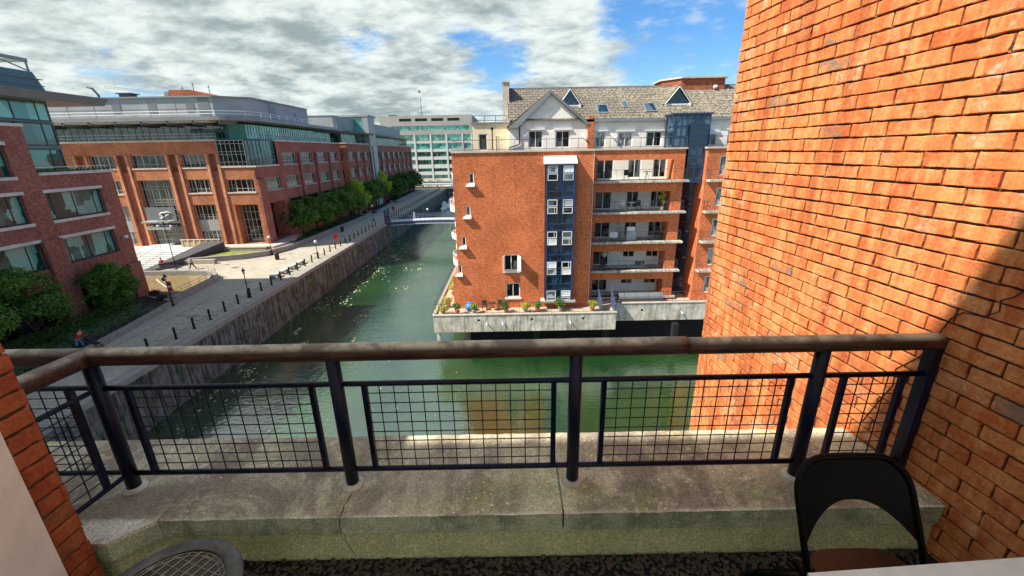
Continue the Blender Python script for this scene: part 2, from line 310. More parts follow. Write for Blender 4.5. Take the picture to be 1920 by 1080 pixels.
# close-up bricks of the balcony walls: every brick is real, colour varies per brick
def closebrick(name, c1, c2, c3, pale, dark):
    m, t, b = mat(name)
    g = t.nodes.new('ShaderNodeNewGeometry'); p = g.outputs['Position']; r = g.outputs['Random Per Island']
    n = noise(t, p, 9, 6, 0.65, 0.3); n2_ = noise(t, p, 60, 5, 0.7)
    mpn = t.nodes.new('ShaderNodeMapping'); t.links.new(p, mpn.inputs[0]); mpn.inputs['Scale'].default_value = (1, 1, 0.12)
    ns = noise(t, mpn.outputs[0], 16, 5, 0.6)
    col = mixc(t, maprange(t, r, 0.0, 1.0, smooth=False), c1, c2)
    col = mixc(t, maprange(t, mth(t, 'ADD', mth(t, 'MULTIPLY', n, 0.5), mth(t, 'MULTIPLY', ns, 0.5)), 0.42, 0.62, 0.0, 0.85), col, c3)
    col = mixc(t, maprange(t, noise(t, mpn.outputs[0], 5.0, 3, 0.5), 0.50, 0.66, 0.0, 0.6), col, (c1[0]*.62, c1[1]*.55, c1[2]*.6))
    wn = t.nodes.new('ShaderNodeTexWhiteNoise'); wn.noise_dimensions = '1D'; t.links.new(mth(t, 'MULTIPLY', r, 91.7), wn.inputs['W'])
    odd = mth(t, 'GREATER_THAN', wn.outputs['Value'], 0.96)
    col = mixc(t, mth(t, 'MULTIPLY', odd, maprange(t, noise(t, p, 7, 3), 0.42, 0.6, 0.0, 0.75)), col, dark)
    col = mixc(t, maprange(t, noise(t, p, 3.2, 10, 0.82), 0.54, 0.70, 0.0, 0.8), col, pale)
    mx = t.nodes.new('ShaderNodeVectorMath'); mx.operation = 'SCALE'; t.links.new(col, mx.inputs[0]); t.links.new(maprange(t, n2_, 0.25, 0.75, 0.75, 1.25), mx.inputs['Scale'])
    t.links.new(mx.outputs[0], b.inputs['Base Color']); b.inputs['Roughness'].default_value = 0.9; b.inputs['Specular IOR Level'].default_value = 0.2
    bn = t.nodes.new('ShaderNodeBump'); bn.inputs['Strength'].default_value = 0.5; bn.inputs['Distance'].default_value = 0.004
    t.links.new(mth(t, 'ADD', n2_, mth(t, 'MULTIPLY', n, 1.5)), bn.inputs['Height']); t.links.new(bn.outputs[0], b.inputs['Normal'])
    return m
M['brick_close'] = closebrick('brick_close', (0.46, 0.11, 0.036), (0.55, 0.18, 0.058), (0.66, 0.29, 0.11), (0.70, 0.52, 0.36), (0.20, 0.16, 0.12))
M['mortar_close'] = concrete('mortar_close', (0.075, 0.045, 0.03), (0.03, 0.02, 0.015), 8, 0.2, bump=0.5)
M['plaster_pink'] = plain('plaster_pink', (0.86, 0.72, 0.64), 0.9, var=0.07, vs=6, bump=0.35, bs=120)
M['white_top'] = plain('white_top', (0.66, 0.65, 0.65), 0.6, var=0.06, vs=20, bump=0.15, bs=150)

def ledgemat(name, base, brown, green, speck):
    m, t, b = mat(name)
    p = wpos(t)
    a = noise(t, p, 2.4, 8, 0.7, 0.5); c_ = noise(t, p, 14, 8, 0.75)
    mpn = t.nodes.new('ShaderNodeMapping'); t.links.new(p, mpn.inputs[0]); mpn.inputs['Scale'].default_value = (2.2, 0.5, 1.0); mpn.inputs['Rotation'].default_value = (0, 0, R(-25))
    s_ = noise(t, mpn.outputs[0], 2.0, 5, 0.6)
    col = mixc(t, maprange(t, s_, 0.38, 0.62), brown, base)
    col = mixc(t, maprange(t, a, 0.5, 0.68, 0.0, 0.8), col, green)
    col = mixc(t, maprange(t, c_, 0.48, 0.70, 0.0, 0.85), col, (min(.8, base[0]*1.3), min(.75, base[1]*1.3), min(.65, base[2]*1.35)))
    vo = t.nodes.new('ShaderNodeTexVoronoi'); vo.inputs['Scale'].default_value = 26; t.links.new(p, vo.inputs['Vector'])
    sp = mth(t, 'MULTIPLY', mth(t, 'LESS_THAN', vo.outputs['Distance'], 0.16), mth(t, 'GREATER_THAN', noise(t, p, 5, 3), 0.52))
    col = mixc(t, mth(t, 'MULTIPLY', sp, 0.8), col, speck)
    if name == 'ledge_top':    # lime bloom along the worn front edge, rust-brown staining in broad patches
        sy = t.nodes.new('ShaderNodeSeparateXYZ'); t.links.new(p, sy.inputs[0])
        ed = mth(t, 'MULTIPLY', maprange(t, mth(t, 'ADD', sy.outputs[1], mth(t, 'MULTIPLY', noise(t, p, 9, 5, 0.7), 0.05)), 1.672, 1.712, 1.0, 0.0), maprange(t, noise(t, p, 4, 4, 0.6), 0.4, 0.6, 0.1, 0.9))
        col = mixc(t, maprange(t, noise(t, p, 1.1, 9, 0.75, 0.8), 0.47, 0.60, 0.0, 0.75), col, (0.23, 0.19, 0.15))
        col = mixc(t, ed, col, speck)
    mx = t.nodes.new('ShaderNodeVectorMath'); mx.operation = 'SCALE'; t.links.new(col, mx.inputs[0]); t.links.new(maprange(t, noise(t, p, 110, 4, 0.8), 0.3, 0.7, 0.55, 1.45), mx.inputs['Scale'])
    t.links.new(mx.outputs[0], b.inputs['Base Color']); b.inputs['Roughness'].default_value = 0.9
    bn = t.nodes.new('ShaderNodeBump'); bn.inputs['Strength'].default_value = 0.6; bn.inputs['Distance'].default_value = 0.006
    t.links.new(mth(t, 'ADD', c_, noise(t, p, 70, 6, 0.8)), bn.inputs['Height']); t.links.new(bn.outputs[0], b.inputs['Normal'])
    return m
M['ledge_top'] = ledgemat('ledge_top', (0.60, 0.54, 0.38), (0.27, 0.215, 0.165), (0.36, 0.36, 0.15), (0.88, 0.84, 0.72))
M['ledge_face'] = ledgemat('ledge_face', (0.48, 0.53, 0.38), (0.24, 0.29, 0.19), (0.10, 0.15, 0.07), (0.6, 0.6, 0.48))
M['upstand_face'] = ledgemat('upstand_face', (0.58, 0.62, 0.36), (0.48, 0.52, 0.30), (0.40, 0.46, 0.20), (0.55, 0.55, 0.36))
M['whitewash'] = plain('whitewash', (0.50, 0.48, 0.42), 0.9, var=0.25, vs=10)

def railwood():
    m, t, b = mat('handrail')
    p = wpos(t); mpn = t.nodes.new('ShaderNodeMapping'); t.links.new(p, mpn.inputs[0]); mpn.inputs['Scale'].default_value = (0.5, 3, 3)
    n = noise(t, mpn.outputs[0], 14, 7, 0.7); n2_ = noise(t, p, 5, 6, 0.7)
    col = mixc(t, maprange(t, n, 0.4, 0.65), (0.030, 0.009, 0.005), (0.085, 0.034, 0.018))
    g = t.nodes.new('ShaderNodeNewGeometry'); s = t.nodes.new('ShaderNodeSeparateXYZ'); t.links.new(g.outputs['Normal'], s.inputs[0])
    # bird lime and lichen on the upper side, plus a painted pale top highlight
    up = mth(t, 'MULTIPLY', maprange(t, s.outputs[2], 0.35, 0.95), maprange(t, n2_, 0.36, 0.6, 0.25, 1.0))
    col = mixc(t, up, col, (0.52, 0.47, 0.37))
    t.links.new(col, b.inputs['Base Color']); b.inputs['Roughness'].default_value = 0.5
    bn = t.nodes.new('ShaderNodeBump'); bn.inputs['Strength'].default_value = 0.5; bn.inputs['Distance'].default_value = 0.004
    t.links.new(mth(t, 'ADD', n, noise(t, p, 70, 5, 0.7)), bn.inputs['Height']); t.links.new(bn.outputs[0], b.inputs['Normal'])
    return m
M['handrail'] = railwood()
M['table_rim'] = plain('table_rim', (0.12, 0.12, 0.115), 0.55, 0.3, 0.35, 14, 0.5, 0.3, 80)
M['table_glass'] = plain('table_glass', (0.05, 0.045, 0.035), 0.30, 0.0, 0.4, 10)
M['table_wire'] = plain('table_wire', (0.30, 0.28, 0.24), 0.4, 0.6, 0.3, 20)
M['seat_brown'] = plain('seat_brown', (0.020, 0.008, 0.007), 0.32, 0.0, 0.3, 7)

# ---------------------------------------------------------------- mesh helpers
COL = scene.collection
def finish(name, me, mats, parent=None, smooth=False):
    for mm in (mats if isinstance(mats, (list, tuple)) else [mats]): me.materials.append(M[mm] if isinstance(mm, str) else mm)
    if smooth: me.polygons.foreach_set('use_smooth', [True]*len(me.polygons))
    o = bpy.data.objects.new(name, me); COL.objects.link(o)
    if parent: o.parent = parent; o.matrix_parent_inverse = parent.matrix_world.inverted() if False else Matrix.Translation(-parent.location)
    return o
class MB:
    def __init__(s): s.v = []; s.f = []; s.m = []
    def face(s, pts, mi=0):
        b = len(s.v); s.v += [tuple(p) for p in pts]; s.f.append(tuple(range(b, b+len(pts)))); s.m.append(mi)
    def hexa(s, p, mi=0):   # p: 8 points, bottom ring 0-3 (ccw from above), top ring 4-7
        b = len(s.v); s.v += [tuple(q) for q in p]
        for q in ((0, 3, 2, 1), (4, 5, 6, 7), (0, 1, 5, 4), (1, 2, 6, 5), (2, 3, 7, 6), (3, 0, 4, 7)):
            s.f.append(tuple(b+i for i in q)); s.m.append(mi)
    def box(s, x0, x1, y0, y1, z0, z1, mi=0):
        s.hexa([(x0, y0, z0), (x1, y0, z0), (x1, y1, z0), (x0, y1, z0), (x0, y0, z1), (x1, y0, z1), (x1, y1, z1), (x0, y1, z1)], mi)
    def prism(s, poly, z0, z1, mi=0, top=None):
        a = sum(poly[i][0]*poly[(i+1) % len(poly)][1]-poly[(i+1) % len(poly)][0]*poly[i][1] for i in range(len(poly)))
        if a < 0: poly = poly[::-1]
        n = len(poly); b = len(s.v)
        s.v += [(x, y, z0) for x, y in poly] + [(x, y, z1) for x, y in poly]
        s.f.append(tuple(range(b+n-1, b-1, -1))); s.m.append(mi)
        s.f.append(tuple(range(b+n, b+2*n))); s.m.append(mi if top is None else top)
        for i in range(n):
            j = (i+1) % n; s.f.append((b+i, b+j, b+n+j, b+n+i)); s.m.append(mi)
    def tube(s, pts, r, n=8, mi=0, caps=True):
        pts = [Vector(p) for p in pts]; rs = r if isinstance(r, (list, tuple)) else [r]*len(pts)
        b = len(s.v); prev = None
        for i, p in enumerate(pts):
            d = (pts[min(i+1, len(pts)-1)]-pts[max(i-1, 0)]).normalized()
            if prev is None:
                a = Vector((0, 0, 1)) if abs(d.z) < 0.9 else Vector((1, 0, 0)); e = d.cross(a).normalized()
            else: e = (prev - d*prev.dot(d)).normalized()
            prev = e; g = d.cross(e)
            for k in range(n):
                t = 2*math.pi*k/n; s.v.append(tuple(p+(e*math.cos(t)+g*math.sin(t))*rs[i]))
        for i in range(len(pts)-1):
            for k in range(n):
                k2 = (k+1) % n; s.f.append((b+i*n+k, b+(i+1)*n+k, b+(i+1)*n+k2, b+i*n+k2)); s.m.append(mi)
        if caps:
            s.f.append(tuple(b+k for k in range(n))); s.m.append(mi)
            e0 = b+(len(pts)-1)*n; s.f.append(tuple(e0+n-1-k for k in range(n))); s.m.append(mi)
    def lathe(s, c, prof, n=16, mi=0):   # prof: (radius, z)
        b = len(s.v)
        for r, z in prof:
            for k in range(n):
                t = 2*math.pi*k/n; s.v.append((c[0]+r*math.cos(t), c[1]+r*math.sin(t), c[2]+z))
        for i in range(len(prof)-1):
            for k in range(n):
                k2 = (k+1) % n; s.f.append((b+i*n+k, b+i*n+k2, b+(i+1)*n+k2, b+(i+1)*n+k)); s.m.append(mi)
        s.f.append(tuple(b+n-1-k for k in range(n))); s.m.append(mi)
        e0 = b+(len(prof)-1)*n; s.f.append(tuple(e0+k for k in range(n))); s.m.append(mi)
    def build(s, name, mats, parent=None, smooth=False):
        me = bpy.data.meshes.new(name); me.from_pydata(s.v, [], s.f)
        if any(s.m): me.polygons.foreach_set('material_index', s.m)
        me.update()
        return finish(name, me, mats, parent, smooth)
def tag(o, label=None, cat=None, group=None, kind=None):
    if label: o['label'] = label
    if cat: o['category'] = cat
    if group: o['group'] = group
    if kind: o['kind'] = kind
    return o
def empty(name, loc=(0, 0, 0), label=None, cat=None, group=None):
    o = bpy.data.objects.new(name, None); COL.objects.link(o); o.location = loc; o.empty_display_size = 0.2
    return tag(o, label, cat, group)
def copytree(o, parent=None):
    c = o.copy(); COL.objects.link(c)
    if parent: c.parent = parent
    for ch in list(o.children): copytree(ch, c)
    return c
def sweep(mb, line, prof, closed=False, mi=0):
    # sweep a cross-section (offset to the right, z) along a plan polyline of (x, y, z)
    pts = [Vector(p) for p in line]; n = len(pts); b = len(mb.v); k = len(prof)
    for i, p in enumerate(pts):
        if closed: d = pts[(i+1) % n]-pts[i-1]
        else: d = pts[min(i+1, n-1)]-pts[max(i-1, 0)]
        d.z = 0; d.normalize(); r = Vector((d.y, -d.x, 0))
        for a, z in prof: mb.v.append(tuple(p+r*a+Vector((0, 0, z))))
    for i in range(n if closed else n-1):
        j = (i+1) % n
        for q in range(k):
            q2 = (q+1) % k; mb.f.append((b+i*k+q, b+i*k+q2, b+j*k+q2, b+j*k+q)); mb.m.append(mi)
    if not closed:
        mb.f.append(tuple(b+q for q in range(k-1, -1, -1))); mb.m.append(mi); mb.f.append(tuple(b+(n-1)*k+q for q in range(k))); mb.m.append(mi)

class Fac:
    """a wall plane: origin P, unit direction u along it, outward normal n"""
    def __init__(s, P, u, n): s.P = Vector(P); s.u = Vector(u).normalized(); s.n = Vector(n).normalized()
    def pt(s, a, z, d=0): return s.P+s.u*a+s.n*d+Vector((0, 0, z))
    def box(s, mb, a0, a1, d0, d1, z0, z1, mi=0):
        p = [s.pt(a0, z0, d0), s.pt(a1, z0, d0), s.pt(a1, z0, d1), s.pt(a0, z0, d1), s.pt(a0, z1, d0), s.pt(a1, z1, d0), s.pt(a1, z1, d1), s.pt(a0, z1, d1)]
        c = (p[1]-p[0]).cross(p[3]-p[0])
        if c.z < 0: p = [p[3], p[2], p[1], p[0], p[7], p[6], p[5], p[4]]
        mb.hexa(p, mi)
    def wall(s, mb, a0, a1, z0, z1, holes, depth=0.25, mi=0):
        holes = [h for h in holes if h[1] > a0 and h[0] < a1 and h[3] > z0 and h[2] < z1]
        As = sorted({a0, a1, *[h[0] for h in holes], *[h[1] for h in holes]}); Zs = sorted({z0, z1, *[h[2] for h in holes], *[h[3] for h in holes]})
        As = [v for v in As if a0 <= v <= a1]; Zs = [v for v in Zs if z0 <= v <= z1]
        flip = s.u.cross(Vector((0, 0, 1))).dot(s.n) < 0
        def q(pts): mb.face(pts[::-1] if flip else pts, mi)
        for i in range(len(As)-1):
            for j in range(len(Zs)-1):
                ca, cz = (As[i]+As[i+1])/2, (Zs[j]+Zs[j+1])/2
                if any(h[0] < ca < h[1] and h[2] < cz < h[3] for h in holes): continue
                q([s.pt(As[i], Zs[j]), s.pt(As[i+1], Zs[j]), s.pt(As[i+1], Zs[j+1]), s.pt(As[i], Zs[j+1])])
        for h in holes:
            dp = -(h[4] if len(h) > 4 else depth)
            A, B, C_, D = (h[0], h[2]), (h[1], h[2]), (h[1], h[3]), (h[0], h[3])
            for (p, r) in ((A, B), (B, C_), (C_, D), (D, A)):
                q([s.pt(r[0], r[1]), s.pt(p[0], p[1]), s.pt(p[0], p[1], dp), s.pt(r[0], r[1], dp)])
    def window(s, parent, a0, a1, z0, z1, frame='frame_pale', pane='glass_dark', rec=0.22, nv=1, hz=(), fw=0.07, vs=None, th=0.08, name='window', thick=(), sill=None):
        mb = MB(); d1 = -rec+th*0.9; d0 = -rec
        s.box(mb, a0, a1, d0, d1, z0, z0+fw); s.box(mb, a0, a1, d0, d1, z1-fw, z1)
        s.box(mb, a0, a0+fw, d0, d1, z0+fw, z1-fw); s.box(mb, a1-fw, a1, d0, d1, z0+fw, z1-fw)
        W_ = a1-a0
        vl = vs if vs is not None else [k/(nv+1) for k in range(1, nv+1)]
        for f in vl:
            w = fw*(1.6 if f in thick else 0.7); s.box(mb, a0+W_*f-w/2, a0+W_*f+w/2, d0, d1-0.004, z0+fw, z1-fw)
        for f in hz:
            zc = z0+(z1-z0)*f; s.box(mb, a0+fw, a1-fw, d0, d1-0.009, zc-fw*0.3, zc+fw*0.3)
        w = mb.build(name, frame, parent)
        pb = MB(); q = [s.pt(a0, z0, d0+0.02), s.pt(a1, z0, d0+0.02), s.pt(a1, z1, d0+0.02), s.pt(a0, z1, d0+0.02)]
        if s.u.cross(Vector((0, 0, 1))).dot(s.n) < 0: q = q[::-1]
        pb.face(q); pn = pb.build('pane', pane); pn.parent = w; pn.matrix_parent_inverse = w.matrix_world.inverted() if False else Matrix.Identity(4)
        if sill:
            sb = MB(); s.box(sb, a0-0.12, a1+0.12, -rec+0.02, 0.10, z0-0.17, z0-0.003); so_ = sb.build('sill', sill); so_.parent = w
        return w
# parts are built in world coordinates; things rooted at an Empty keep them by a translated parent inverse
def rails(mb, line, h, step, r=0.02, bars=(1.0,), post_r=None):
    pts = [Vector(p) for p in line]
    for f in bars: mb.tube([p+Vector((0, 0, h*f)) for p in pts], r, 6)
    for i in range(len(pts)-1):
        L = (pts[i+1]-pts[i]).length; n = max(1, round(L/step))
        for k in range(n+(1 if i == len(pts)-2 else 0)):
            p = pts[i].lerp(pts[i+1], k/n); mb.tube([p, p+Vector((0, 0, h))], post_r or r, 5)
# ================================================================ SETTING
QX = -25.7; WZ = -4.15
def polysheet(name, outer, holes, z, material, thick=None):
    loops = [[Vector((x, y, z)) for x, y in outer]]+[[Vector((x, y, z)) for x, y in h] for h in holes]
    tris = tessellate_polygon(loops); flat = [tuple(v) for l in loops for v in l]
    fs = []
    for t in tris:
        a, b, c = (Vector(flat[i]) for i in t)
        fs.append(tuple(t) if (b-a).cross(c-a).z > 0 else (t[0], t[2], t[1]))
    me = bpy.data.meshes.new(name); me.from_pydata(flat, [], fs); me.update()
    return tag(finish(name, me, material), kind='structure')
ramp = [(-34.5, 40.6), (-34.8, 44.5), (-35.1, 46.6), (-35.9, 48.4), (-37.4, 49.5), (-40, 49.9), (-50, 49.9), (-50, 43.2), (-38.2, 43.2), (-36.2, 40.6)]
basin = [(QX, -30), (60, -30), (60, 172), (QX, 172)]
polysheet('ground', [(-2500, -400), (2500, -400), (2500, 4500), (-2500, 4500)], [[(-120, -60), (120, -60), (120, 240), (-120, 240)]], 0.0, 'far_ground')
polysheet('quay', [(-120, -60), (120, -60), (120, 240), (-120, 240)], [basin, ramp], 0.0, 'setts')
w = MB(); w.face([(-30, -32, WZ), (62, -32, WZ), (62, 174, WZ), (-30, 174, WZ)]); tag(w.build('water', 'water'), kind='structure')
w = MB(); f = Fac((QX, -30, 0), (0, 1, 0), (1, 0, 0))
f.wall(w, 0, 202, -9, -0.01, []); f2 = Fac((QX, 172, 0), (1, 0, 0), (0, -1, 0)); f2.wall(w, 0, 86, -9, -0.01, [])
f.box(w, 0, 202, 0.0, 0.10, WZ-1, WZ+0.12)
tag(w.build('quay_wall', 'quay_face'), 'long stained concrete quay wall rising from the canal on its far side', 'wall')
w = MB(); w.box(QX-0.85, QX+0.06, -30, 172, -0.30, 0.10); w.box(QX-0.85, 60, 172, 173, -0.3, 0.102)
tag(w.build('kerb', 'granite_edge'), kind='structure')
w = MB()
for y in range(-20, 172, 8): w.box(-31.2, QX-1.5, y, y+0.22, 0.004, 0.008)
w.box(-31.3, -31.1, -30, 42, 0.004, 0.009); w.box(-28.05, -27.9, -30, 172, 0.004, 0.009)
tag(w.build('path_lines', 'granite_edge'), kind='structure')

# raised bed in front of the near office, its kerb, and the beds along the trees
def bed(name, poly, z, kerbline, label, kw=0.35, kh=None, mat_='granite_edge'):
    w = MB(); w.prism(poly, -0.3, z); tag(w.build(name+'_soil', 'soil'), kind='structure')
    w = MB(); kh = kh or z+0.12; sweep(w, [(x, y, 0) for x, y in kerbline], [(0, -0.2), (kw, -0.2), (kw, kh), (0, kh)])
    tag(w.build('low_wall', mat_), label, 'low wall')
bed('near_bed', [(-38.5, -10), (-31.9, -10), (-32.3, 28), (-33.0, 33), (-34.2, 39.6), (-36.0, 40.2), (-38.5, 41.5)], 0.35,
    [(-31.9, -10), (-32.3, 28), (-32.9, 33), (-34.1, 39.8)], 'low granite kerb wall edging the shrub bed of the nearest left office')
kl = [(-44.6, 56.3), (-41.5, 57.2), (-38.7, 58.2), (-36.2, 60.0), (-34.9, 63.5), (-34.3, 67.5), (-34.0, 76), (-33.4, 88), (-33.2, 99)]
w = MB(); w.prism([(-44.4, 56.6), (-41.5, 57.4), (-38.7, 58.4), (-36.3, 60.2), (-35.4, 62.0), (-38, 62.6), (-46, 61.8)], 0.0, 0.5)
tag(w.build('lawn', 'lawn'), kind='structure')
w = MB(); sweep(w, [(x, y, 0) for x, y in kl], [(0, -0.2), (0.45, -0.2), (0.45, 0.75), (0, 0.75)])
tag(w.build('low_wall', ['granite_edge']), 'curving pale stone wall round the lawn and along the tree bed', 'low wall')
w = MB(); w.prism([(-38, 66), (-34.6, 66), (-34.3, 76), (-33.7, 88), (-33.5, 99), (-38, 99)], -0.1, 0.45)
w.prism([(-38, 104), (-33.4, 104), (-34.2, 122), (-38, 122)], -0.1, 0.45); w.prism([(-38, 127), (-34.4, 127), (-35.5, 165), (-38, 165)], -0.1, 0.45)
tag(w.build('tree_bed', 'soil'), kind='structure')
for ln, lb in (([(-35.5, 104, 0), (-33.2, 104.5, 0), (-33.9, 122, 0)], 'low pale kerb wall round the middle tree bed beyond the footbridge'),
               ([(-36, 127, 0), (-34.2, 127.5, 0), (-35.3, 165, 0)], 'low pale kerb wall round the farthest tree bed')):
    w = MB(); sweep(w, ln, [(0, -0.2), (0.4, -0.2), (0.4, 0.6), (0, 0.6)]); tag(w.build('low_wall', 'granite_edge'), lb, 'low wall')

# car park ramp: sunken way with rounded parapet and railing
w = MB()
n = len(ramp)
for i in range(n):
    a, b = ramp[i], ramp[(i+1) % n]
    w.face([(a[0], a[1], 0), (b[0], b[1], 0), (b[0], b[1], -3.4), (a[0], a[1], -3.4)])
w.face([(x, y, -3.3 if x < -39 else -2.2) for x, y in ramp])
tag(w.build('car_park_ramp', 'ochre_wall'), kind='structure')
rt = empty('ramp_parapet', (-35, 46, 0), 'curved grey parapet with railing round the sunken car park ramp', 'wall')
pl = [(-34.1, 40.0, 0), (-34.4, 44.5, 0), (-34.7, 46.8, 0), (-35.6, 48.8, 0), (-37.3, 50.0, 0), (-40, 50.35, 0), (-46, 50.4, 0)]
w = MB(); sweep(w, pl, [(-0.42, -0.1), (0.05, -0.1), (0.05, 0.62), (-0.42, 0.62)]); w.build('wall', 'granite_edge', rt)
w = MB(); rails(w, [(x-0.2 if y < 48 else x, y-(0.0 if y < 48 else .2), 0.62) for x, y, z in pl], 0.62, 1.4, 0.018, (1.0, 0.55)); w.build('railing', 'rail_grey', rt)
w = MB(); w.box(-50, -35.6, 46.4, 46.65, -2.6, -0.9); w.box(-50, -35.0, 44.7, 44.9, -2.6, -1.3)
w.tube([(-44, 49.8, -0.4), (-39, 46.8, -2.0)], 0.09, 6)
w.build('ramp_kerb', 'stone', rt)

# steps, terrace and planter in front of the second office
st = empty('entrance_steps', (-50, 54, 0), 'broad pale stone steps climbing to the entrance of the orange brick office', 'steps')
w = MB()
for i in range(9): w.box(-55.5, -45.8, 53.4+i*0.62, 53.4+(i+1)*0.62+(0.02 if i < 8 else 8), 0.0+0.0, 0.13*(i+1))
w.build('treads', 'office_white', st)
w = MB()
for x in (-53.6, -50.2): w.tube([(x, 53.3, 0.9), (x, 59, 2.1)], 0.05, 6); w.tube([(x, 53.4, 0), (x, 53.4, 0.9)], 0.04, 5); w.tube([(x, 59, 1.1), (x, 59, 2.1)], 0.04, 5)
w.build('handrail', 'rail_white', st)
w = MB(); w.prism([(-46.0, 53.0), (-44.9, 53.6), (-44.6, 60.2), (-45.6, 61.9), (-46.0, 61.9)], 0, 0.9); w.hexa([(-47.4, 51.9, 0), (-46.0, 52.2, 0), (-42.6, 61.6, 0), (-45.6, 62, 0), (-47.3, 52.0, 0.25), (-46.1, 52.3, 0.25), (-42.7, 61.4, 1.9), (-45.5, 61.8, 2.0)])
tag(w.build('sloping_wall', 'granite_dark'), 'dark polished granite wall sloping beside the pale entrance steps', 'wall')
w = MB(); w.box(-64, -36.4, 61.9, 64.2, 0, 1.0); w.prism([(-38.4, 62), (-35.8, 62), (-35.2, 66), (-36.2, 72), (-38.4, 72)], 0, 0.98); tag(w.build('terrace', 'stone'), kind='structure')
w = MB(); w.box(-46.0, -36.6, 61.2, 61.9, 0, 0.95); w.box(-46.1, -36.5, 61.15, 61.95, 0.95, 1.05)
tag(w.build('planter_wall', 'rubble'), 'rubble stone planter wall between the yellow green lawn and the brick columns', 'wall')
w = MB(); w.box(-45.9, -40.6, 55.6, 56.2, 0, 0.6)
tag(w.build('rock_edging', 'rubble'), 'rough rock edging at the near end of the lawn', 'rocks')
bal = empty('balustrade', (-48, 62, 1.1), 'tan stone balustrade beside the glass entrance above the steps', 'balustrade')
w = MB()
for i in range(7): w.box(-49.2+i*0.9, -48.95+i*0.9, 61.6, 61.85, 1.1, 2.2)
w.build('post', 'ochre_wall', bal); w = MB(); w.box(-49.2, -43.5, 61.66, 61.78, 1.25, 2.0); w.build('panel', 'ochre_wall', bal); w = MB(); w.box(-49.3, -43.4, 61.58, 61.86, 2.2, 2.3); w.build('coping', 'stone', bal)

# ================================================================ NEAR LEFT OFFICE
b1 = empty('office_building', (-50, 25, 0), 'dark red brick office with teal glass top floors, nearest on the left bank', 'building')
F = Fac((-38.6, 0, 0), (0, 1, 0), (1, 0, 0))
wins = []
for (a0, a1) in ((27.4, 33.9), (35.6, 40.6), (19.4, 25.8)):
    for z0, z1 in ((9.1, 11.35), (5.3, 7.5)): wins.append((a0, a1, z0, z1))
for a0, a1 in ((27.4, 33.9), (19.4, 25.8)): wins.append((a0, a1, 12.75, 15.1))
low = [(27.4, 33.9, 0.5, 3.7), (35.6, 40.6, 0.5, 3.7), (19.4, 25.8, 0.5, 3.7)]
w = MB(); F.wall(w, 10, 35.6, 0, 16.5, [h for h in wins+low if h[1] < 35], 0.45); F.wall(w, 35.6, 42.2, 0, 12.75, [h for h in wins+low if h[0] > 35], 0.45)
Fr = Fac((-38.6, 42.2, 0), (-1, 0, 0), (0, 1, 0)); Fr.wall(w, 0, 26, 0, 12.75, [])
Fe = Fac((-38.6, 35.6, 0), (-1, 0, 0), (0, 1, 0)); Fe.wall(w, 0, 5, 12.75, 16.5, [])
Fs = Fac((-38.6, 10, 0), (-1, 0, 0), (0, -1, 0)); Fs.wall(w, 0, 26, 0, 16.5, [])
w.face([(-38.6, 10, 16.5), (-38.6, 35.6, 16.5), (-64.6, 35.6, 16.5), (-64.6, 10, 16.5)]); w.face([(-38.6, 35.6, 12.75), (-38.6, 42.2, 12.75), (-64.6, 42.2, 12.75), (-64.6, 35.6, 12.75)])
F.box(w, 33.9, 35.5, -0.1, 0.32, 0, 7.62); F.box(w, 40.75, 42.15, -0.1, 0.26, 0, 3.9)
F.box(w, 25.9, 27.3, -0.1, 0.32, 0, 7.62)
w.build('brick_wall', 'brick_red', b1)
for h in wins:
    F.window(b1, *h[:4], frame='frame_green', pane='glass_office', rec=0.4, vs=(0.13, 0.5, 0.87), hz=(), fw=0.10)
    s_ = MB(); F.box(s_, h[0]-0.15, h[1]+0.1, -0.3, 0.10, h[3], h[3]+0.26); s_.build('lintel', 'stone_pale', b1)
    if h[2] != 5.3: s_ = MB(); F.box(s_, h[0]-0.1, h[1]+0.12, -0.38, 0.08, h[2]-0.24, h[2]); s_.build('sill', 'stone_pale', b1)
for h in low:
    s_ = MB(); F.box(s_, h[0], h[1], -0.40, -0.26, 3.9, 5.3); F.box(s_, h[0], h[1], -0.4, -0.24, 3.7, 3.9, 1); s_.build('spandrel', ['stone_pale', 'frame_green'], b1)
    F.window(b1, *h, frame='frame_green', pane='glass_dark', rec=0.42, vs=(0.25, 0.5, 0.75), fw=0.12)
s_ = MB(); F.box(s_, 35.6, 42.35, -0.4, 0.12, 12.75, 12.98); Fr.box(s_, 0.1, 26, -0.3, 0.1, 12.75, 12.975); F.box(s_, 10, 35.7, -0.4, 0.12, 16.5, 16.72); s_.build('coping', 'stone_pale', b1)
# glass corner storeys
G = Fac((-39.0, 0, 0), (0, 1, 0), (1, 0, 0)); G2 = Fac((-39.0, 38.6, 0), (-1, 0, 0), (0, 1, 0))
for z0, z1, gm in ((13.15, 14.85, 'glass_office'), (15.1, 16.9, 'glass_teal_dark'), (17.05, 18.55, 'glass_teal')):
    a0 = 10 if z0 > 17 else 35.65
    nb = 14 if z0 > 17 else 2
    vs = [1-(0.95+1.85*k)/(38.6-a0) for k in range(nb)]
    G.window(b1, a0, 38.6, z0, z1, frame='frame_green', pane=gm, rec=0.10, vs=[v for v in vs if v > 0.02], fw=0.09, name='glass_band')
    G2.window(b1, 0.02, 20, z0, z1, frame='frame_green', pane=gm, rec=0.10, nv=9, fw=0.09, name='glass_band')
w = MB(); w.box(-62, -39.12, 35.66, 38.4, 12.76, 18.55); w.box(-62, -39.15, 10, 38.4, 16.52, 18.56)
w.box(-62, -38.95, 35.65, 38.66, 14.87, 15.08); w.box(-62, -38.93, 10, 38.68, 16.92, 17.03); w.build('core', 'panel_green', b1)
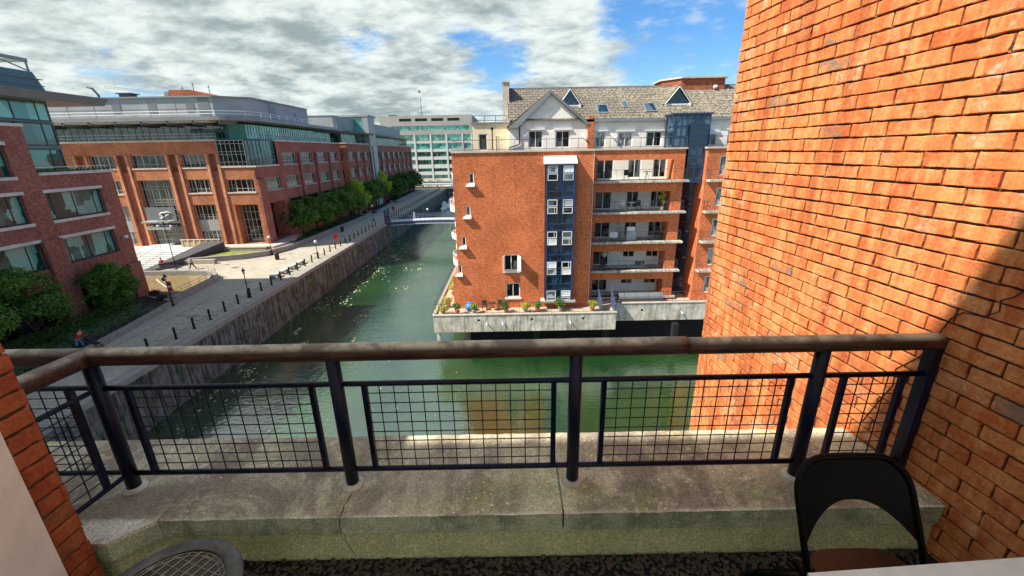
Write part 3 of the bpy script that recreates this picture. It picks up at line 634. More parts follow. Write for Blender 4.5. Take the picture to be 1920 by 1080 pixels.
w = MB(); w.hexa([(-64, 10, 18.56), (-37.2, 10, 18.56), (-37.2, 42.0, 18.56), (-64, 42.0, 18.56), (-64, 10, 19.0), (-36.9, 10, 19.2), (-36.9, 42.3, 19.2), (-64, 42.3, 19.2)]); w.build('roof_canopy', 'panel_dark', b1)
w = MB(); w.hexa([(-60, 12, 19.2), (-38.3, 12, 19.2), (-38.3, 38.3, 19.2), (-60, 38.3, 19.2), (-60, 12, 20.75), (-38.5, 12, 20.75), (-38.5, 37.8, 20.75), (-60, 37.8, 20.75)])
for z in (19.7, 20.2): w.box(-60, -38.30, 12, 38.28, z, z+0.05, 1)
w.build('plant_screen', ['panel_green', 'panel_dark'], b1)
w = MB(); w.box(-60, -38.5, 37.5, 37.7, 21.45, 21.7); w.box(-38.65, -38.45, 12, 37.7, 21.452, 21.702)
for k in range(9):
    y = 37.6-k*2.2; w.tube([(-38.55, y, 20.75), (-38.55, y, 21.5)], 0.08, 6)
    w.tube([(-38.55, y, 20.8), (-38.55, y-2.2, 21.45)], 0.05, 6)
w.build('roof_truss', 'eave_grey', b1)
w = MB(); w.box(-38.5, -38.2, 41.2, 41.5, 6.45, 6.7); w.build('wall_lamp', 'white_paint', b1)
w = MB()
for k in range(18): w.lathe((-38.85+random.uniform(-.1, .1), 36+k*0.36, 12.98), [(0.05, 0), (0.16, 0.08), (0.12, 0.2), (0.02, 0.28)], 7)
tag(w.build('balcony_planting', 'leaf_mid', b1), kind='stuff')
w = MB(); G.box(w, 35.7, 42.1, 0.10, 0.13, 13.35, 13.40); G.box(w, 38.7, 42.1, 0.10, 0.13, 13.15, 13.19)
for k in range(4): G.box(w, 38.8+k*1.05, 38.84+k*1.05, 0.1, 0.13, 12.98, 13.36)
w.build('railing', 'rail_white', b1)

# ================================================================ SECOND OFFICE (orange brick front)
b2 = empty('office_building', (-50, 80, 0), 'long office with sunlit orange brick front, green glass top storey and grey roof box', 'building')
F = Fac((-70, 64, 0), (1, 0, 0), (0, -1, 0))   # a = x + 70
X = lambda x: x+70
cols = [(-64.6, -61.9), (-57.9, -54.9), (-50.0, -48.3), (-43.9, -42.5)]
# columns flank dark recessed strips: strip between two slim orange fins
strips = [(-63.2, -62.0), (-57.3, -55.9), (-51.3 + 1.4, -48.5), (-44.0, -42.6)]
strips = [(-63.1, -61.8), (-57.1, -55.9), (-49.7, -48.5), (-43.9, -42.7)]
bays = [(-61.2, -57.7), (-55.2, -50.3), (-47.9, -44.5)]
holes = []
for a, b in strips: holes.append((X(a), X(b), 1.0, 14.35, 0.5))
for i, (a, b) in enumerate(bays):
    holes.append((X(a), X(b), 12.5, 14.35, 0.45))
    if i == 1: holes.append((X(a), X(b), 1.05, 10.8, 0.6))
    else: holes += [(X(a), X(b), 8.85, 10.8, 0.45), (X(a), X(b), 1.15, 7.1, 0.6)]
holes += [(X(-42.1), X(-38.0), 8.85, 10.7, 0.45), (X(-41.6), X(-38.1), 1.05, 7.0, 1.6)]
w = MB(); F.wall(w, 0, X(-42.4), 1.0, 16.1, holes, 0.45); F.wall(w, X(-42.4), X(-37.6), 1.0, 12.4, holes, 0.45)
w.build('front_wall', 'brick_orange', b2)
w = MB()
for a, b in strips: F.box(w, X(a), X(b), -0.52, -0.42, 1.0, 14.35); 
for a, b in strips: F.box(w, X(a)+0.0, X(b), -0.42, -0.16, 1.0, 12.0)
w.build('pilaster', 'brick_red', b2)
for a, b in strips:
    for q0, q1 in ((a-0.36, a), (b, b+0.36)):
        w = MB(); F.box(w, X(q0), X(q1), 0.003, 0.16, 1.0, 14.35); w.build('brick_fin', 'brick_fin', b2)
for i, (a, b) in enumerate(bays):
    F.window(b2, X(a), X(b), 12.5, 14.35, rec=0.42, vs=(0.14, 0.3, 0.5, 0.7, 0.86), thick=(0.3, 0.7), hz=(0.28,), fw=0.09, sill='stone_pale')
    if i == 1:
        F.window(b2, X(a), X(b), 1.1, 10.8, frame='frame_pale', rec=0.55, vs=(0.1, 0.22, 0.3, 0.5, 0.7, 0.78, 0.9), hz=(0.08, 0.16, 0.30, 0.34, 0.45, 0.55, 0.62, 0.66, 0.70, 0.86, 0.9), fw=0.07)
    else:
        F.window(b2, X(a), X(b), 8.85, 10.8, rec=0.42, vs=(0.14, 0.3, 0.5, 0.7, 0.86), thick=(0.3, 0.7), hz=(0.28,), fw=0.09, sill='stone_pale')
        F.window(b2, X(a), X(b), 1.2, 7.1, rec=0.55, vs=(0.15, 0.3, 0.5, 0.7, 0.85), thick=(0.3, 0.7), hz=(0.17, 0.22, 0.32, 0.62, 0.68, 0.74), fw=0.08)
        s_ = MB(); F.box(s_, X(a)+0.1, X(b)-0.1, -0.53, -0.44, 3.1, 4.75); s_.build('spandrel', 'spandrel', b2)
F.window(b2, X(-42.1), X(-38.0), 8.85, 10.7, rec=0.42, vs=(0.14, 0.3, 0.5, 0.7, 0.86), thick=(0.3, 0.7), hz=(0.28,), fw=0.09, sill='stone_pale')
w = MB(); F.wall(w, X(-41.6), X(-40.4), 1.0, 7.0, []); 
for v in w.v: pass
F5 = Fac((-70, 65.3, 0), (1, 0, 0), (0, -1, 0)); F5.window(b2, X(-41.4), X(-38.2), 1.05, 7.0, rec=0.0, nv=4, hz=(0.2, 0.4, 0.6, 0.8), fw=0.09)
s_ = MB(); F.box(s_, 0, X(-42.3), -0.3, 0.12, 16.1, 16.32); F.box(s_, X(-42.4), X(-37.1), -0.3, 0.14, 12.4, 12.6); s_.build('coping', 'stone_pale', b2)
# glazed prow on the corner, third floor
PZ0, PZ1 = 12.6, 16.2
pr_ = Fac((-42.4, 64.1, 0), (1, 0, 0), (0, -1, 0)); pr_.window(b2, 0, 4.0, PZ0, PZ1, frame='frame_pale', rec=0.0, nv=5, hz=(0.16, 0.45, 0.56, 0.86), fw=0.09, name='glass_bay')
ps = Fac((-38.4, 64.1, 0), (0.12, 1, 0), (1, -0.12, 0)); ps.window(b2, 0, 3.4, PZ0, PZ1, frame='frame_green', pane='glass_teal_dark', rec=0.0, nv=3, hz=(0.2, 0.5, 0.8), fw=0.09, name='glass_bay')
ps = Fac((-38.0, 67.5, 0), (0, 1, 0), (1, 0, 0)); ps.window(b2, 0, 3.6, PZ0, PZ1, frame='frame_teal', pane='glass_teal_dark', rec=0.0, nv=3, hz=(0.2, 0.5, 0.8), fw=0.09, name='glass_bay')
w = MB(); w.prism([(-42.4, 64.2), (-38.5, 64.2), (-38.1, 67.5), (-38.1, 71.1), (-42.4, 71.1)], 12.6, 16.25); w.build('bay_core', 'panel_green', b2)
# canal side
S = Fac((-37.6, 0, 0), (0, 1, 0), (1, 0, 0))
sw = []
rows = ((12.55, 14.4), (8.85, 10.7), (5.0, 7.0))
for y0, y1 in ((72.7, 77.3), (79.1, 83.7), (85.9, 90.3), (92.0, 96.0)):
    for r in rows: sw.append((y0, y1, *r))
sw.append((66.3, 70.9, 8.85, 10.7))
arch = [(66.3, 71.6, 1.0, 6.9, 2.2)]
w = MB(); S.wall(w, 71.1, 98, 0.0, 16.15, [h for h in sw if h[0] > 71]+[(77.75, 78.6, 0.5, 14.4, 0.35), (84.4, 85.3, 0.5, 14.4, 0.35), (90.8, 91.6, 0.5, 14.4, 0.35)], 0.35)
S.wall(w, 64.0, 71.1, 0.98, 12.4, [sw[-1], (66.3, 71.1, 1.0, 6.9, 2.2)], 0.35)
S.box(w, 63.93, 65.9, 0.003, 0.38, 0.9, 10.6); 
E2 = Fac((-37.6, 98, 0), (-1, 0, 0), (0, 1, 0)); E2.wall(w, 0, 32, 0, 16.15, [])
w.box(-69.9, -40.2, 65.7, 97.9, 0, 12.3); w.box(-40.2, -38.2, 71.3, 97.9, 0, 12.3); w.box(-69.9, -42.5, 64.6, 97.9, 12.3, 16.1); w.box(-42.6, -38.2, 71.2, 97.9, 12.3, 16.1)
w.build('side_wall', 'brick_red', b2)
for h in sw: S.window(b2, *h, frame='frame_pale' if h[2] > 6 else 'frame_green', rec=0.32, vs=(0.25, 0.5, 0.75), hz=(0.3,), fw=0.10, sill='spandrel')
s_ = MB(); S.box(s_, 71.1, 98, -0.3, 0.12, 16.15, 16.36); S.box(s_, 71.5, 98, -0.2, 0.06, 8.3, 8.45) if False else None; S.box(s_, 64, 71.1, -0.3, 0.14, 12.4, 12.605); s_.build('coping', 'stone_pale', b2)
w = MB(); S.box(w, 66.5, 71.0, -2.3, -2.1, 1.0, 6.9); w.build('entrance_glass', 'glass_dark', b2)
# set-back glass storey
T = Fac((-70, 66.2, 0), (1, 0, 0), (0, -1, 0)); T.window(b2, 0, X(-41.5), 16.4, 18.5, frame='frame_teal', pane='glass_teal_dark', rec=0.0, nv=26, hz=(0.55,), fw=0.07, name='glass_band')
T2 = Fac((-39.3, 66.6, 0), (0, 1, 0), (1, 0, 0)); T2.window(b2, 0, 31, 16.4, 18.5, frame='frame_teal', pane='glass_teal', rec=0.0, nv=40, hz=(0.3,), fw=0.06, name='glass_band')
T3 = Fac((-41.5, 66.2, 0), (2.2, 0.4, 0), (0.4, -2.2, 0)); T3.window(b2, 0, 2.25, 16.4, 18.5, frame='frame_teal', pane='glass_teal', rec=0.0, nv=3, hz=(0.5,), fw=0.07, name='glass_band')
w = MB(); w.prism([(-69.8, 66.4), (-41.5, 66.4), (-39.5, 66.8), (-39.5, 97.5), (-69.8, 97.5)], 16.1, 18.5); w.build('top_storey_core', 'panel_green', b2)
# eaves slab with curved corner, supported on brackets
def eave(poly, z0, z1, parent, mt='eave_grey'):
    w = MB(); w.prism(poly, z0, z1); return w.build('eaves_slab', mt, parent)
cor = [(-40.6+4.4*math.sin(R(a)), 66.2-4.4*math.cos(R(a))*0.95) for a in range(0, 91, 10)]
eave([(-72, 62.0)]+cor+[(-36.2, 97), (-39.8, 98), (-72, 98)], 18.75, 19.25, b2)
w = MB(); w.box(-71.9, -41.5, 62.3, 63.9, 18.55, 18.745); w.build('soffit', 'soffit', b2)
w = MB()
for k in range(9): w = MB(); w.hexa([(-69+k*3.6, 62.3, 18.3), (-68.75+k*3.6, 62.3, 18.3), (-68.75+k*3.6, 66.2, 18.3), (-69+k*3.6, 66.2, 18.3), (-69+k*3.6, 62.3, 18.74), (-68.75+k*3.6, 62.3, 18.74), (-68.75+k*3.6, 66.2, 18.74), (-69+k*3.6, 66.2, 18.74)]); w.build('bracket', 'panel_dark', b2)
w = MB(); rails(w, [(-71, 62.6, 19.25), (-40.6, 62.6, 19.25), (-37.4, 64.3, 19.25), (-36.7, 67, 19.25), (-36.9, 96, 19.25)], 0.75, 2.6, 0.03, (1.0, 0.5)); w.build('roof_rail', 'rail_white', b2)
w = MB(); rails(w, [(-70, 64.5, 16.32), (-42.5, 64.5, 16.32)], 0.8, 3, 0.025, (1.0, 0.5)); rails(w, [(-38.4, 71.5, 16.36), (-38.4, 97, 16.36)], 0.8, 3, 0.025, (1.0, 0.5)); w.build('balcony_rail', 'rail_white', b2)
w = MB(); scr = [(-71, 67.0), (-43.5, 67.0), (-39.4, 70.0), (-39.4, 88.5), (-71, 88.5)]
w.prism(scr, 19.25, 22.25, 0, 1); w.prism([(x+(.25 if x > -60 else 0), y-.25) for x, y in scr], 22.25, 22.45, 1)
for x in (-58.3, -53, -47.4): w.box(x, x+1.2, 66.96, 67, 20.2, 21.5, 2)
w.box(-45.6, -44.0, 66.95, 67.0, 19.5, 22.2, 2); w.box(-39.4, -39.34, 74.5, 76.4, 19.4, 22.2, 2); w.box(-39.4, -39.35, 83, 83.8, 20.3, 21.4, 2)
for x in range(-69, -44, 4): w.box(x, x+0.04, 66.97, 67, 19.3, 22.2, 1)
w.box(-71, -43.6, 66.975, 67, 20.7, 20.74, 1)
w.build('plant_screen', ['panel_grey', 'eave_grey', 'panel_dark'], b2)
w = MB(); w.box(-54.6, -48.6, 74, 80, 22.4, 23.5); w.hexa([(-54.6, 74, 23.5), (-48.6, 74, 23.5), (-48.6, 80, 23.5), (-54.6, 80, 23.5), (-54.6, 74, 24.25), (-51.2, 74, 24.25), (-51.2, 80, 24.25), (-54.6, 80, 24.25)]); w.build('brick_plant_room', 'brick_tower', b2)
w = MB()
for x, h in ((-53.0, .9), (-51.2, 1.4), (-48.7, 1.0)): w.tube([(x, 75, 22.5), (x, 75, 24.0+h)], 0.05, 5); w.tube([(x-.3, 75, 23.7+h), (x+.3, 75, 23.7+h)], 0.03, 4)
w.tube([(-64.2, 72, 22.4), (-64.2, 72, 23.4), (-64.9, 72, 24.4), (-65.6, 72, 24.6)], 0.16, 8); w.box(-60.2, -58.6, 71, 72.5, 22.4, 23.4); w.box(-60.5, -58.3, 70.8, 72.7, 23.4, 23.55)
w.build('antenna', 'rail_grey', b2)
# entrance canopy and its white emblem
w = MB(); w.box(-54.8, -50.6, 62.2, 63.9, 4.75, 4.95); w.box(-54.6, -50.8, 62.4, 63.8, 3.7, 4.1, 0); w.build('entrance_canopy', 'panel_grey', b2)
w = MB()
pts = [(-52.6+1.0*math.cos(t*0.5)*(0.5 if t % 5 else 1), 62.9, 6.0+0.55*math.sin(t*1.35)) for t in range(0, 13)]
w.tube([(-52.9, 63.5, 5.35), (-52.6, 63.5, 5.25), (-52.35, 63.5, 5.45), (-52.6, 63.5, 5.65), (-52.8, 63.5, 5.85), (-52.5, 63.5, 6.05), (-51.6, 63.5, 6.2), (-51.1, 63.5, 6.1)], [0.04, .10, .10, .09, .10, .10, .08, .03], 6)
w.tube([(-52.0, 63.5, 5.4), (-51.85, 63.5, 5.7), (-51.4, 63.5, 5.8)], [.05, .09, .03], 6)
w.build('emblem', 'white_paint', b2)
w = MB(); w.box(-54.9, -50.5, 63.62, 63.7, 4.95, 6.9); w.build('emblem_panel', 'panel_dark', b2)

# ================================================================ BUILDINGS FURTHER ALONG THE QUAY
def quay_office(name, y0, y1, label, x=-37.6, top=16.2, bayw=5.4, front=True, scr=(19.3, 22.2), frontmat='brick_orange'):
    b = empty(name, (x-10, (y0+y1)/2, 0), label, 'building')
    S = Fac((x, 0, 0), (0, 1, 0), (1, 0, 0)); hs = []
    y = y0+1.0
    while y+bayw*0.72 < y1:
        for r in ((12.5, 14.4), (8.8, 10.7), (4.8, 7.0)): hs.append((y, y+bayw*0.72, *r))
        y += bayw
    w = MB(); S.wall(w, y0, y1, 0, top, hs, 0.3); w.box(x-24, x-0.35, y0+0.3, y1-0.02, 0, top-0.05)
    for h in hs[::3]: S.box(w, h[1]+0.35, h[1]+0.75, 0, 0.3, 0, 14.4)
    w.build('side_wall', 'brick_red', b)
    Ff = Fac((x, y0, 0), (-1, 0, 0), (0, -1, 0)); w = MB(); fh = [(1.2, 3.6, z0, z1) for z0, z1 in ((12.4, 14.3), (8.7, 10.6))]
    Ff.wall(w, 0, 24, 0, top, fh, 0.3); w.build('front_wall', frontmat, b)
    for h in hs: S.window(b, *h, rec=0.28, nv=3, fw=0.12, hz=(0.3,))
    for h in fh: Ff.window(b, *h, rec=0.28, nv=2, fw=0.12, sill='stone_pale')
    w = MB(); S.box(w, y0-0.1, y1, -0.3, 0.12, top, top+0.22); Ff.box(w, 0.0, 24, -0.2, 0.12, top, top+0.215); w.build('coping', 'stone_pale', b)
    T = Fac((x-1.5, y0+1.5, 0), (0, 1, 0), (1, 0, 0)); T.window(b, 0, y1-y0-2, top+0.3, 18.5, frame='frame_teal', pane='glass_teal_dark', rec=0.0, nv=int((y1-y0)/1.2), hz=(0.4,), fw=0.08, name='glass_band')
    T = Fac((x-1.5, y0+1.5, 0), (-1, 0, 0), (0, -1, 0)); T.window(b, 0, 20, top+0.3, 18.5, frame='frame_teal', pane='glass_teal_dark', rec=0.0, nv=14, hz=(0.4,), fw=0.08, name='glass_band')
    w = MB(); w.box(x-23, x-1.6, y0+1.6, y1-0.6, top, 18.55); w.build('core', 'panel_green', b)
    w = MB(); w.hexa([(x-24, y0-0.6, 18.55), (x+0.8, y0-0.6, 18.55), (x+0.8, y1, 18.55), (x-24, y1, 18.55), (x-24, y0-0.6, 18.95), (x+1.2, y0-0.8, 18.9), (x+1.2, y1, 18.9), (x-24, y1, 18.95)]); w.build('eaves_slab', 'eave_grey', b)
    w = MB(); w.box(x-22, x-3.2, y0+2.5, y1-2, scr[0]-0.4, scr[1]); w.box(x-22.1, x-3.1, y0+2.4, y1-1.9, scr[1], scr[1]+0.15, 1); w.box(x-3.2, x-3.15, y0+5, y0+9, 19.5, scr[1]-0.4, 1); w.build('plant_screen', ['panel_grey', 'eave_grey'], b)
    return b
b3 = quay_office('office_building', 99.2, 117.5, 'third office along the left quay, with a tall glass stair tower at its far corner', x=-36.6)
# stair tower on its far corner
w = MB(); Ft = Fac((-44.6, 115.5, 0), (1, 0, 0), (0, -1, 0))
w.box(-44.6, -37.9, 115.52, 121, 16, 23.0); w.build('stair_tower', 'glass_teal_dark', b3)
w = MB(); w.face([Ft.pt(0, 22.6, 0.03), Ft.pt(0, 19.0, 0.03), Ft.pt(2.9, 19.0, 0.03), Ft.pt(6.2, 15.6, 0.03), Ft.pt(7.0, 15.6, 0.03), Ft.pt(3.4, 22.6, 0.03)])
w.build('tower_brickwork', 'brick_tower', b3)
w = MB(); Ft.window(b3, 3.9, 8.0, 16.3, 22.8, frame='frame_teal', pane='glass_teal', rec=0.0, nv=3, hz=(0.4, 0.7), fw=0.1, name='tower_glass')
w.box(-45.2, -35.9, 115.2, 121.4, 23.0, 23.4); w.build('tower_roof', 'panel_grey', b3)
w = MB(); Sx = Fac((-36.4, 115.2, 0), (0, 1, 0), (1, 0, 0)); w.box(-37.6, -36.2, 115.3, 120.8, 0, 23.0); w.build('glass_fin', 'spandrel', b3)
w = MB(); w.box(-36.2, -36.1, 116.4, 117.2, 0.5, 16); w.build('downpipe', 'black_iron', b3)
b4 = quay_office('office_building', 121.6, 168, 'farthest red brick office on the left quay, behind the darkest trees', x=-37.4, bayw=6.2)

# far beige office across the end of the dock
bf = empty('office_building', (-42, 240, 0), 'wide beige concrete office with teal window bands closing the far end of the dock', 'building')
F = Fac((-66, 230, 0), (1, 0, 0), (0, -1, 0)); XF = lambda x: x+66
bands = ((24.7, 27.0), (19.9, 22.7), (15.7, 18.5), (11.9, 14.3), (7.9, 10.3), (4.3, 6.0), (0.8, 2.6))
cols = [-65.0, -57.2, -49.0, -40.75, -32.5, -24.3, -19.5]
hs = [(XF(-60.5), XF(-20.5), *bands[0], 0.5)]
for b in bands[1:]:
    for i in range(len(cols)-1): hs.append((XF(cols[i]+0.45), XF(cols[i+1]-0.45), *b, 0.6))
lou = [(XF(c+1.0), XF(c+7.2), 29.2, 30.6, 0.8) for c in (-57.2, -49.0, -40.75, -32.5)]
w = MB(); F.wall(w, 0, XF(-19.0), 19.4, 32.0, [h for h in hs if h[2] > 19]+lou, 0.6); w.box(-65.9, -19.1, 231.0, 262, 0, 31.9)
R_ = Fac((-19.0, 230, 0), (0, 1, 0), (1, 0, 0)); R_.wall(w, 0, 32, 0, 32, []); w.build('upper_wall', 'office_beige', bf)
w = MB(); F.wall(w, 0, XF(-19.0), 0, 19.4, [h for h in hs if h[2] < 19], 0.6)
for c in cols: F.box(w, XF(c)-0.4, XF(c)+0.4, 0, 0.25, 0, 22.8)
w.build('lower_wall', 'office_white', bf)
for h in hs: F.window(bf, *h[:4], frame='frame_teal', pane='glass_teal_dark' if h[2] < 15 else 'glass_teal', rec=0.5, nv=max(2, int((h[1]-h[0])/1.7)), fw=0.12)
for h in lou: F.window(bf, *h[:4], frame='panel_dark', pane='black_void', rec=0.7, nv=1, hz=(0.25, 0.5, 0.75), fw=0.1, name='louvre')
w = MB(); w.tube([(-45.5, 236, 32), (-45.5, 236, 41)], 0.14, 5); w.box(-62, -58, 232, 240, 32, 32.6); w.build('flagpole', 'rail_grey', bf)

for k, (x, y) in enumerate(((-29.5, 36), (-30.8, 46.5), (-36.5, 53.5), (-29.2, 61), (-40.5, 52.0), (-30.0, 74))):
    w = MB(); w.box(x-.4, x+.4, y-.4, y+.4, .004, .010); w.box(x-.34, x+.34, y-.34, y+.34, .010, .014, 1); tag(w.build('drain_cover', ['granite_edge', 'panel_dark']), 'square dark drain cover set in the quay paving, %s from the handrail' % ['nearest', 'second', 'third', 'fifth', 'fourth', 'farthest'][k], 'drain cover', 'drain covers in the quay paving')
for k, (x, y) in enumerate(((-33.0, 57.5), (-32.0, 79))):
    w = MB(); w.lathe((x, y, 0), [(.26, 0), (.28, .1), (.28, .8), (.32, .82), (.32, .9), (.2, 1.02), (.05, 1.05)], 12); tag(w.build('litter_bin', 'black_iron'), ['black litter bin by the curved lawn wall', 'black litter bin beside the shaded tree bed'][k], 'bin')
# ================================================================ APARTMENT BLOCK ACROSS THE WATER
ap = empty('apartment_building', (6, 40, 0), 'orange brick apartment block with white penthouse floor and blue glazed bay across the water', 'building')
FY = 37.0
F = Fac((0, FY, 0), (1, 0, 0), (0, -1, 0))
XL, XR = -4.9, 7.15
hs = [(-0.68, 0.62, 3.55, 5.05), (-0.55, 0.75, 0.95, 2.35)]
small = [(-3.5, -3.1, 11.4, 12.25), (-3.9, -3.52, 8.65, 9.45), (-4.4, -4.05, 5.95, 6.75), (-4.86, -4.56, 3.4, 4.2)]
w = MB(); F.wall(w, XL, XR, -0.1, 13.9, hs+small, 0.18)
Rw = Fac((XR, FY, 0), (0, 1, 0), (1, 0, 0)); Rw.wall(w, 0, 3.2, 0, 13.9, [])
Lw = Fac((XL, FY, 0), (0, 1, 0), (-1, 0, 0)); Lw.wall(w, 0, 38, 0, 13.9, [])
w.box(XL-0.55, XL+0.2, FY+0.005, 60, 0, 3.15); w.box(XL, 30, 75, 75.2, 0, 13.9)
w.build('brick_wall', 'brick_flat', ap)
w = MB(); F.box(w, XL-0.08, XR+0.08, -0.4, 0.10, 13.9, 14.06); w.box(XL-0.08, XL+0.4, FY+.4, 75, 13.9, 14.055); w.build('coping', 'stone', ap)
for i, h in enumerate(hs): F.window(ap, *h, frame='frame_white', pane='glass_flat', rec=0.15, nv=1, fw=0.09, sill='frame_white')
# open casement and the staggered little windows with their thick sills
w = MB(); w.hexa([(-0.66, 36.98, 3.6), (-0.60, 36.98, 3.6), (-0.72, 36.45, 3.6), (-0.78, 36.45, 3.6), (-0.66, 36.98, 5.0), (-0.60, 36.98, 5.0), (-0.72, 36.45, 5.0), (-0.78, 36.45, 5.0)]); w.build('open_casement', 'frame_white', ap); w = MB()
w.hexa([(0.56, 36.98, 3.6), (0.62, 36.98, 3.6), (0.86, 36.42, 3.6), (0.80, 36.42, 3.6), (0.56, 36.98, 5.0), (0.62, 36.98, 5.0), (0.86, 36.42, 5.0), (0.80, 36.42, 5.0)])
w.build('open_casement', 'frame_white', ap)
for h in small:
    ww = F.window(ap, *h, frame='frame_white', pane='glass_flat', rec=0.1, nv=0, vs=(), fw=0.07)
    s_ = MB(); s_.hexa([(h[0]-0.35, FY-0.30, h[2]-0.26), (h[1]+0.08, FY-0.30, h[2]-0.26), (h[1]+0.08, FY, h[2]-0.26), (h[0]-0.35, FY, h[2]-0.26), (h[0]-0.25, FY-0.28, h[2]-0.12), (h[1]+0.06, FY-0.28, h[2]-0.12), (h[1]+0.06, FY, h[2]), (h[0]-0.1, FY, h[2])]); q = s_.build('sill', 'frame_white', ap)
# blue glazed bay
bx0, bx1, bd = 3.0, 5.5, 0.75
w = MB(); F.box(w, bx0, bx1, 0.0, bd-0.1, 0.85, 12.9); w.build('bay_body', 'glass_blue', ap)
bay = MB(); Bf = Fac((0, FY-bd, 0), (1, 0, 0), (0, -1, 0))
for x in (bx0, bx1-0.16): Bf.box(bay, x, x+0.16, -bd+0.01, 0.03, 0.85, 12.9)
ZT = [1.80, 4.52, 7.25, 10.0, 12.78]
for k in range(5):
    zt = ZT[k]
    for z in (zt, zt-0.64, zt-1.28)+((zt-2.13, zt-2.70) if k else ()): Bf.box(bay, bx0+0.16, bx1-0.16, -0.08, 0.02, z, z+0.06)
    zlo = zt-2.13 if k else 0.85
    for x in (bx0+1.02, bx0+1.43): Bf.box(bay, x, x+0.05, -0.08, 0.015, zlo, zt)
bay.build('bay_frame', 'frame_blue', ap)
for k in range(5):
    zt = ZT[k]
    for xa, xb in ((bx0+0.17, bx0+1.01), (bx0+1.49, bx0+2.33)):
        for j, (za, zb) in enumerate(((zt-0.57, zt-0.01), (zt-1.21, zt-0.65))):
            if za < 0.85: za = 0.87
            cur = (k*5+j*3+int(xa*10)) % 4
            Bf.window(ap, xa, xb, za, zb, frame='frame_white' if cur < 3 else 'bridge_pale', pane='curtain' if cur == 0 else ('glass_flat' if cur < 3 else 'glass_curtain'), rec=-0.012, vs=(0.72,) if cur == 1 else (), fw=0.055, th=0.05, name='bay_window')
w = MB(); w.hexa([(bx0-0.12, FY-bd-0.15, 12.9), (bx1+0.15, FY-bd-0.15, 12.9), (bx1+0.15, FY, 12.9), (bx0-0.12, FY, 12.9), (bx0-0.12, FY-bd-0.15, 13.0), (bx1+0.15, FY-bd-0.15, 13.0), (bx1+0.15, FY, 13.5), (bx0-0.12, FY, 13.5)]); F.box(w, bx0-0.12, bx1+0.15, 0, 0.1, 13.5, 13.56)
w.build('bay_canopy', 'white_paint', ap)
w = MB(); F.box(w, bx0-0.35, bx1+0.3, 0, bd+0.1, 0.62, 0.845); w.build('bay_base', 'stone', ap)

# balcony frame block on the right of the brick front
BY = 38.5; B = Fac((0, BY, 0), (1, 0, 0), (0, -1, 0)); bxl, bxr = 7.15, 15.5
fl = [0.3+2.75*k for k in range(6)]
op = []
w = MB()
for k in range(5):
    z0 = fl[k]; zt = fl[k+1]-1.0
    op.append((7.75, 14.55, z0, zt, 0.45))
B.wall(w, bxl, bxr, -0.2, 13.9, op, 0.45)
Rs = Fac((bxr, BY, 0), (0, 1, 0), (1, 0, 0)); Rs.wall(w, 0, 10, -0.2, 13.9, [])
w.build('balcony_front', 'brick_flat', ap)
w = MB(); Bk = Fac((0, 40.2, 0), (1, 0, 0), (0, -1, 0)); doors = []
for k in range(5):
    z0 = fl[k]
    doors += [(7.9, 9.6, z0+0.02, z0+1.95, 0.1), (10.95, 12.15, z0+(0.1 if k > 1 else 0.75), z0+1.95, 0.1), (13.25, 14.5, z0+(0.1 if k > 1 else 0.75), z0+1.95, 0.1)]
Bk.wall(w, bxl, bxr, -0.2, 13.9, doors, 0.1); w.build('balcony_back_wall', 'render_white', ap)
for i, d in enumerate(doors):
    k = i//3; pn = ['glass_flat', 'glass_flat', 'glass_curtain', 'glass_flat', 'glass_curtain'][(i*3+k) % 5]
    Bk.window(ap, *d[:4], frame='frame_white', pane='glass_flat' if i % 3 == 0 else pn, rec=0.08, nv=1, fw=0.09, th=0.06, name='balcony_door' if d[2]-fl[k] < 0.3 else 'window')
w = MB(); w.box(bxl+0.01, 7.74, BY+0.44, 40.19, 0, 13.0); w.build('balcony_side_wall', 'brick_flat', ap); w = MB(); w.box(14.57, bxr-0.01, BY+0.44, 40.19, 0, 13.0); w.build('balcony_side_wall', 'brick_flat', ap)
for k in range(5):
    z0 = fl[k]; s_ = MB()
    s_.box(bxl+0.0 if k else 7.16, 15.85, BY-0.55 if k else BY-0.1, 40.19, z0-0.17, z0+0.0)
    o_ = s_.build('balcony_slab', 'podium', ap)
    if k:
        r_ = MB(); rails(r_, [(7.3, BY-0.42, z0), (15.6, BY-0.42, z0), (15.6, BY+0.0, z0)], 0.95, 1.35, 0.018, (1.0,)); 
        for f_ in (0.12,): r_.tube([(7.3, BY-0.42, z0+f_), (15.6, BY-0.42, z0+f_)], 0.014, 5)
        for q in range(16): x = 7.3+q*0.52; r_.tube([(x, BY-0.42, z0+0.12), (x, BY-0.42, z0+0.93)], 0.008, 4)
        r_.build('balcony_railing', 'rail_grey', ap)
w = MB(); B.box(w, bxl+0.1, bxr+0.12, -0.4, 0.12, 13.9, 14.05); w.build('coping', 'stone', ap)
# terrace rail along the roof edge
w = MB(); rails(w, [(XL, 60, 14.05), (XL, FY+0.12, 14.05), (XR, FY+0.12, 14.05), (XR+.3, BY+0.1, 14.05), (15.55, BY+0.1, 14.05)], 0.85, 1.3, 0.024, (1.0, 0.12), 0.018); w.build('terrace_railing', 'rail_grey', ap)

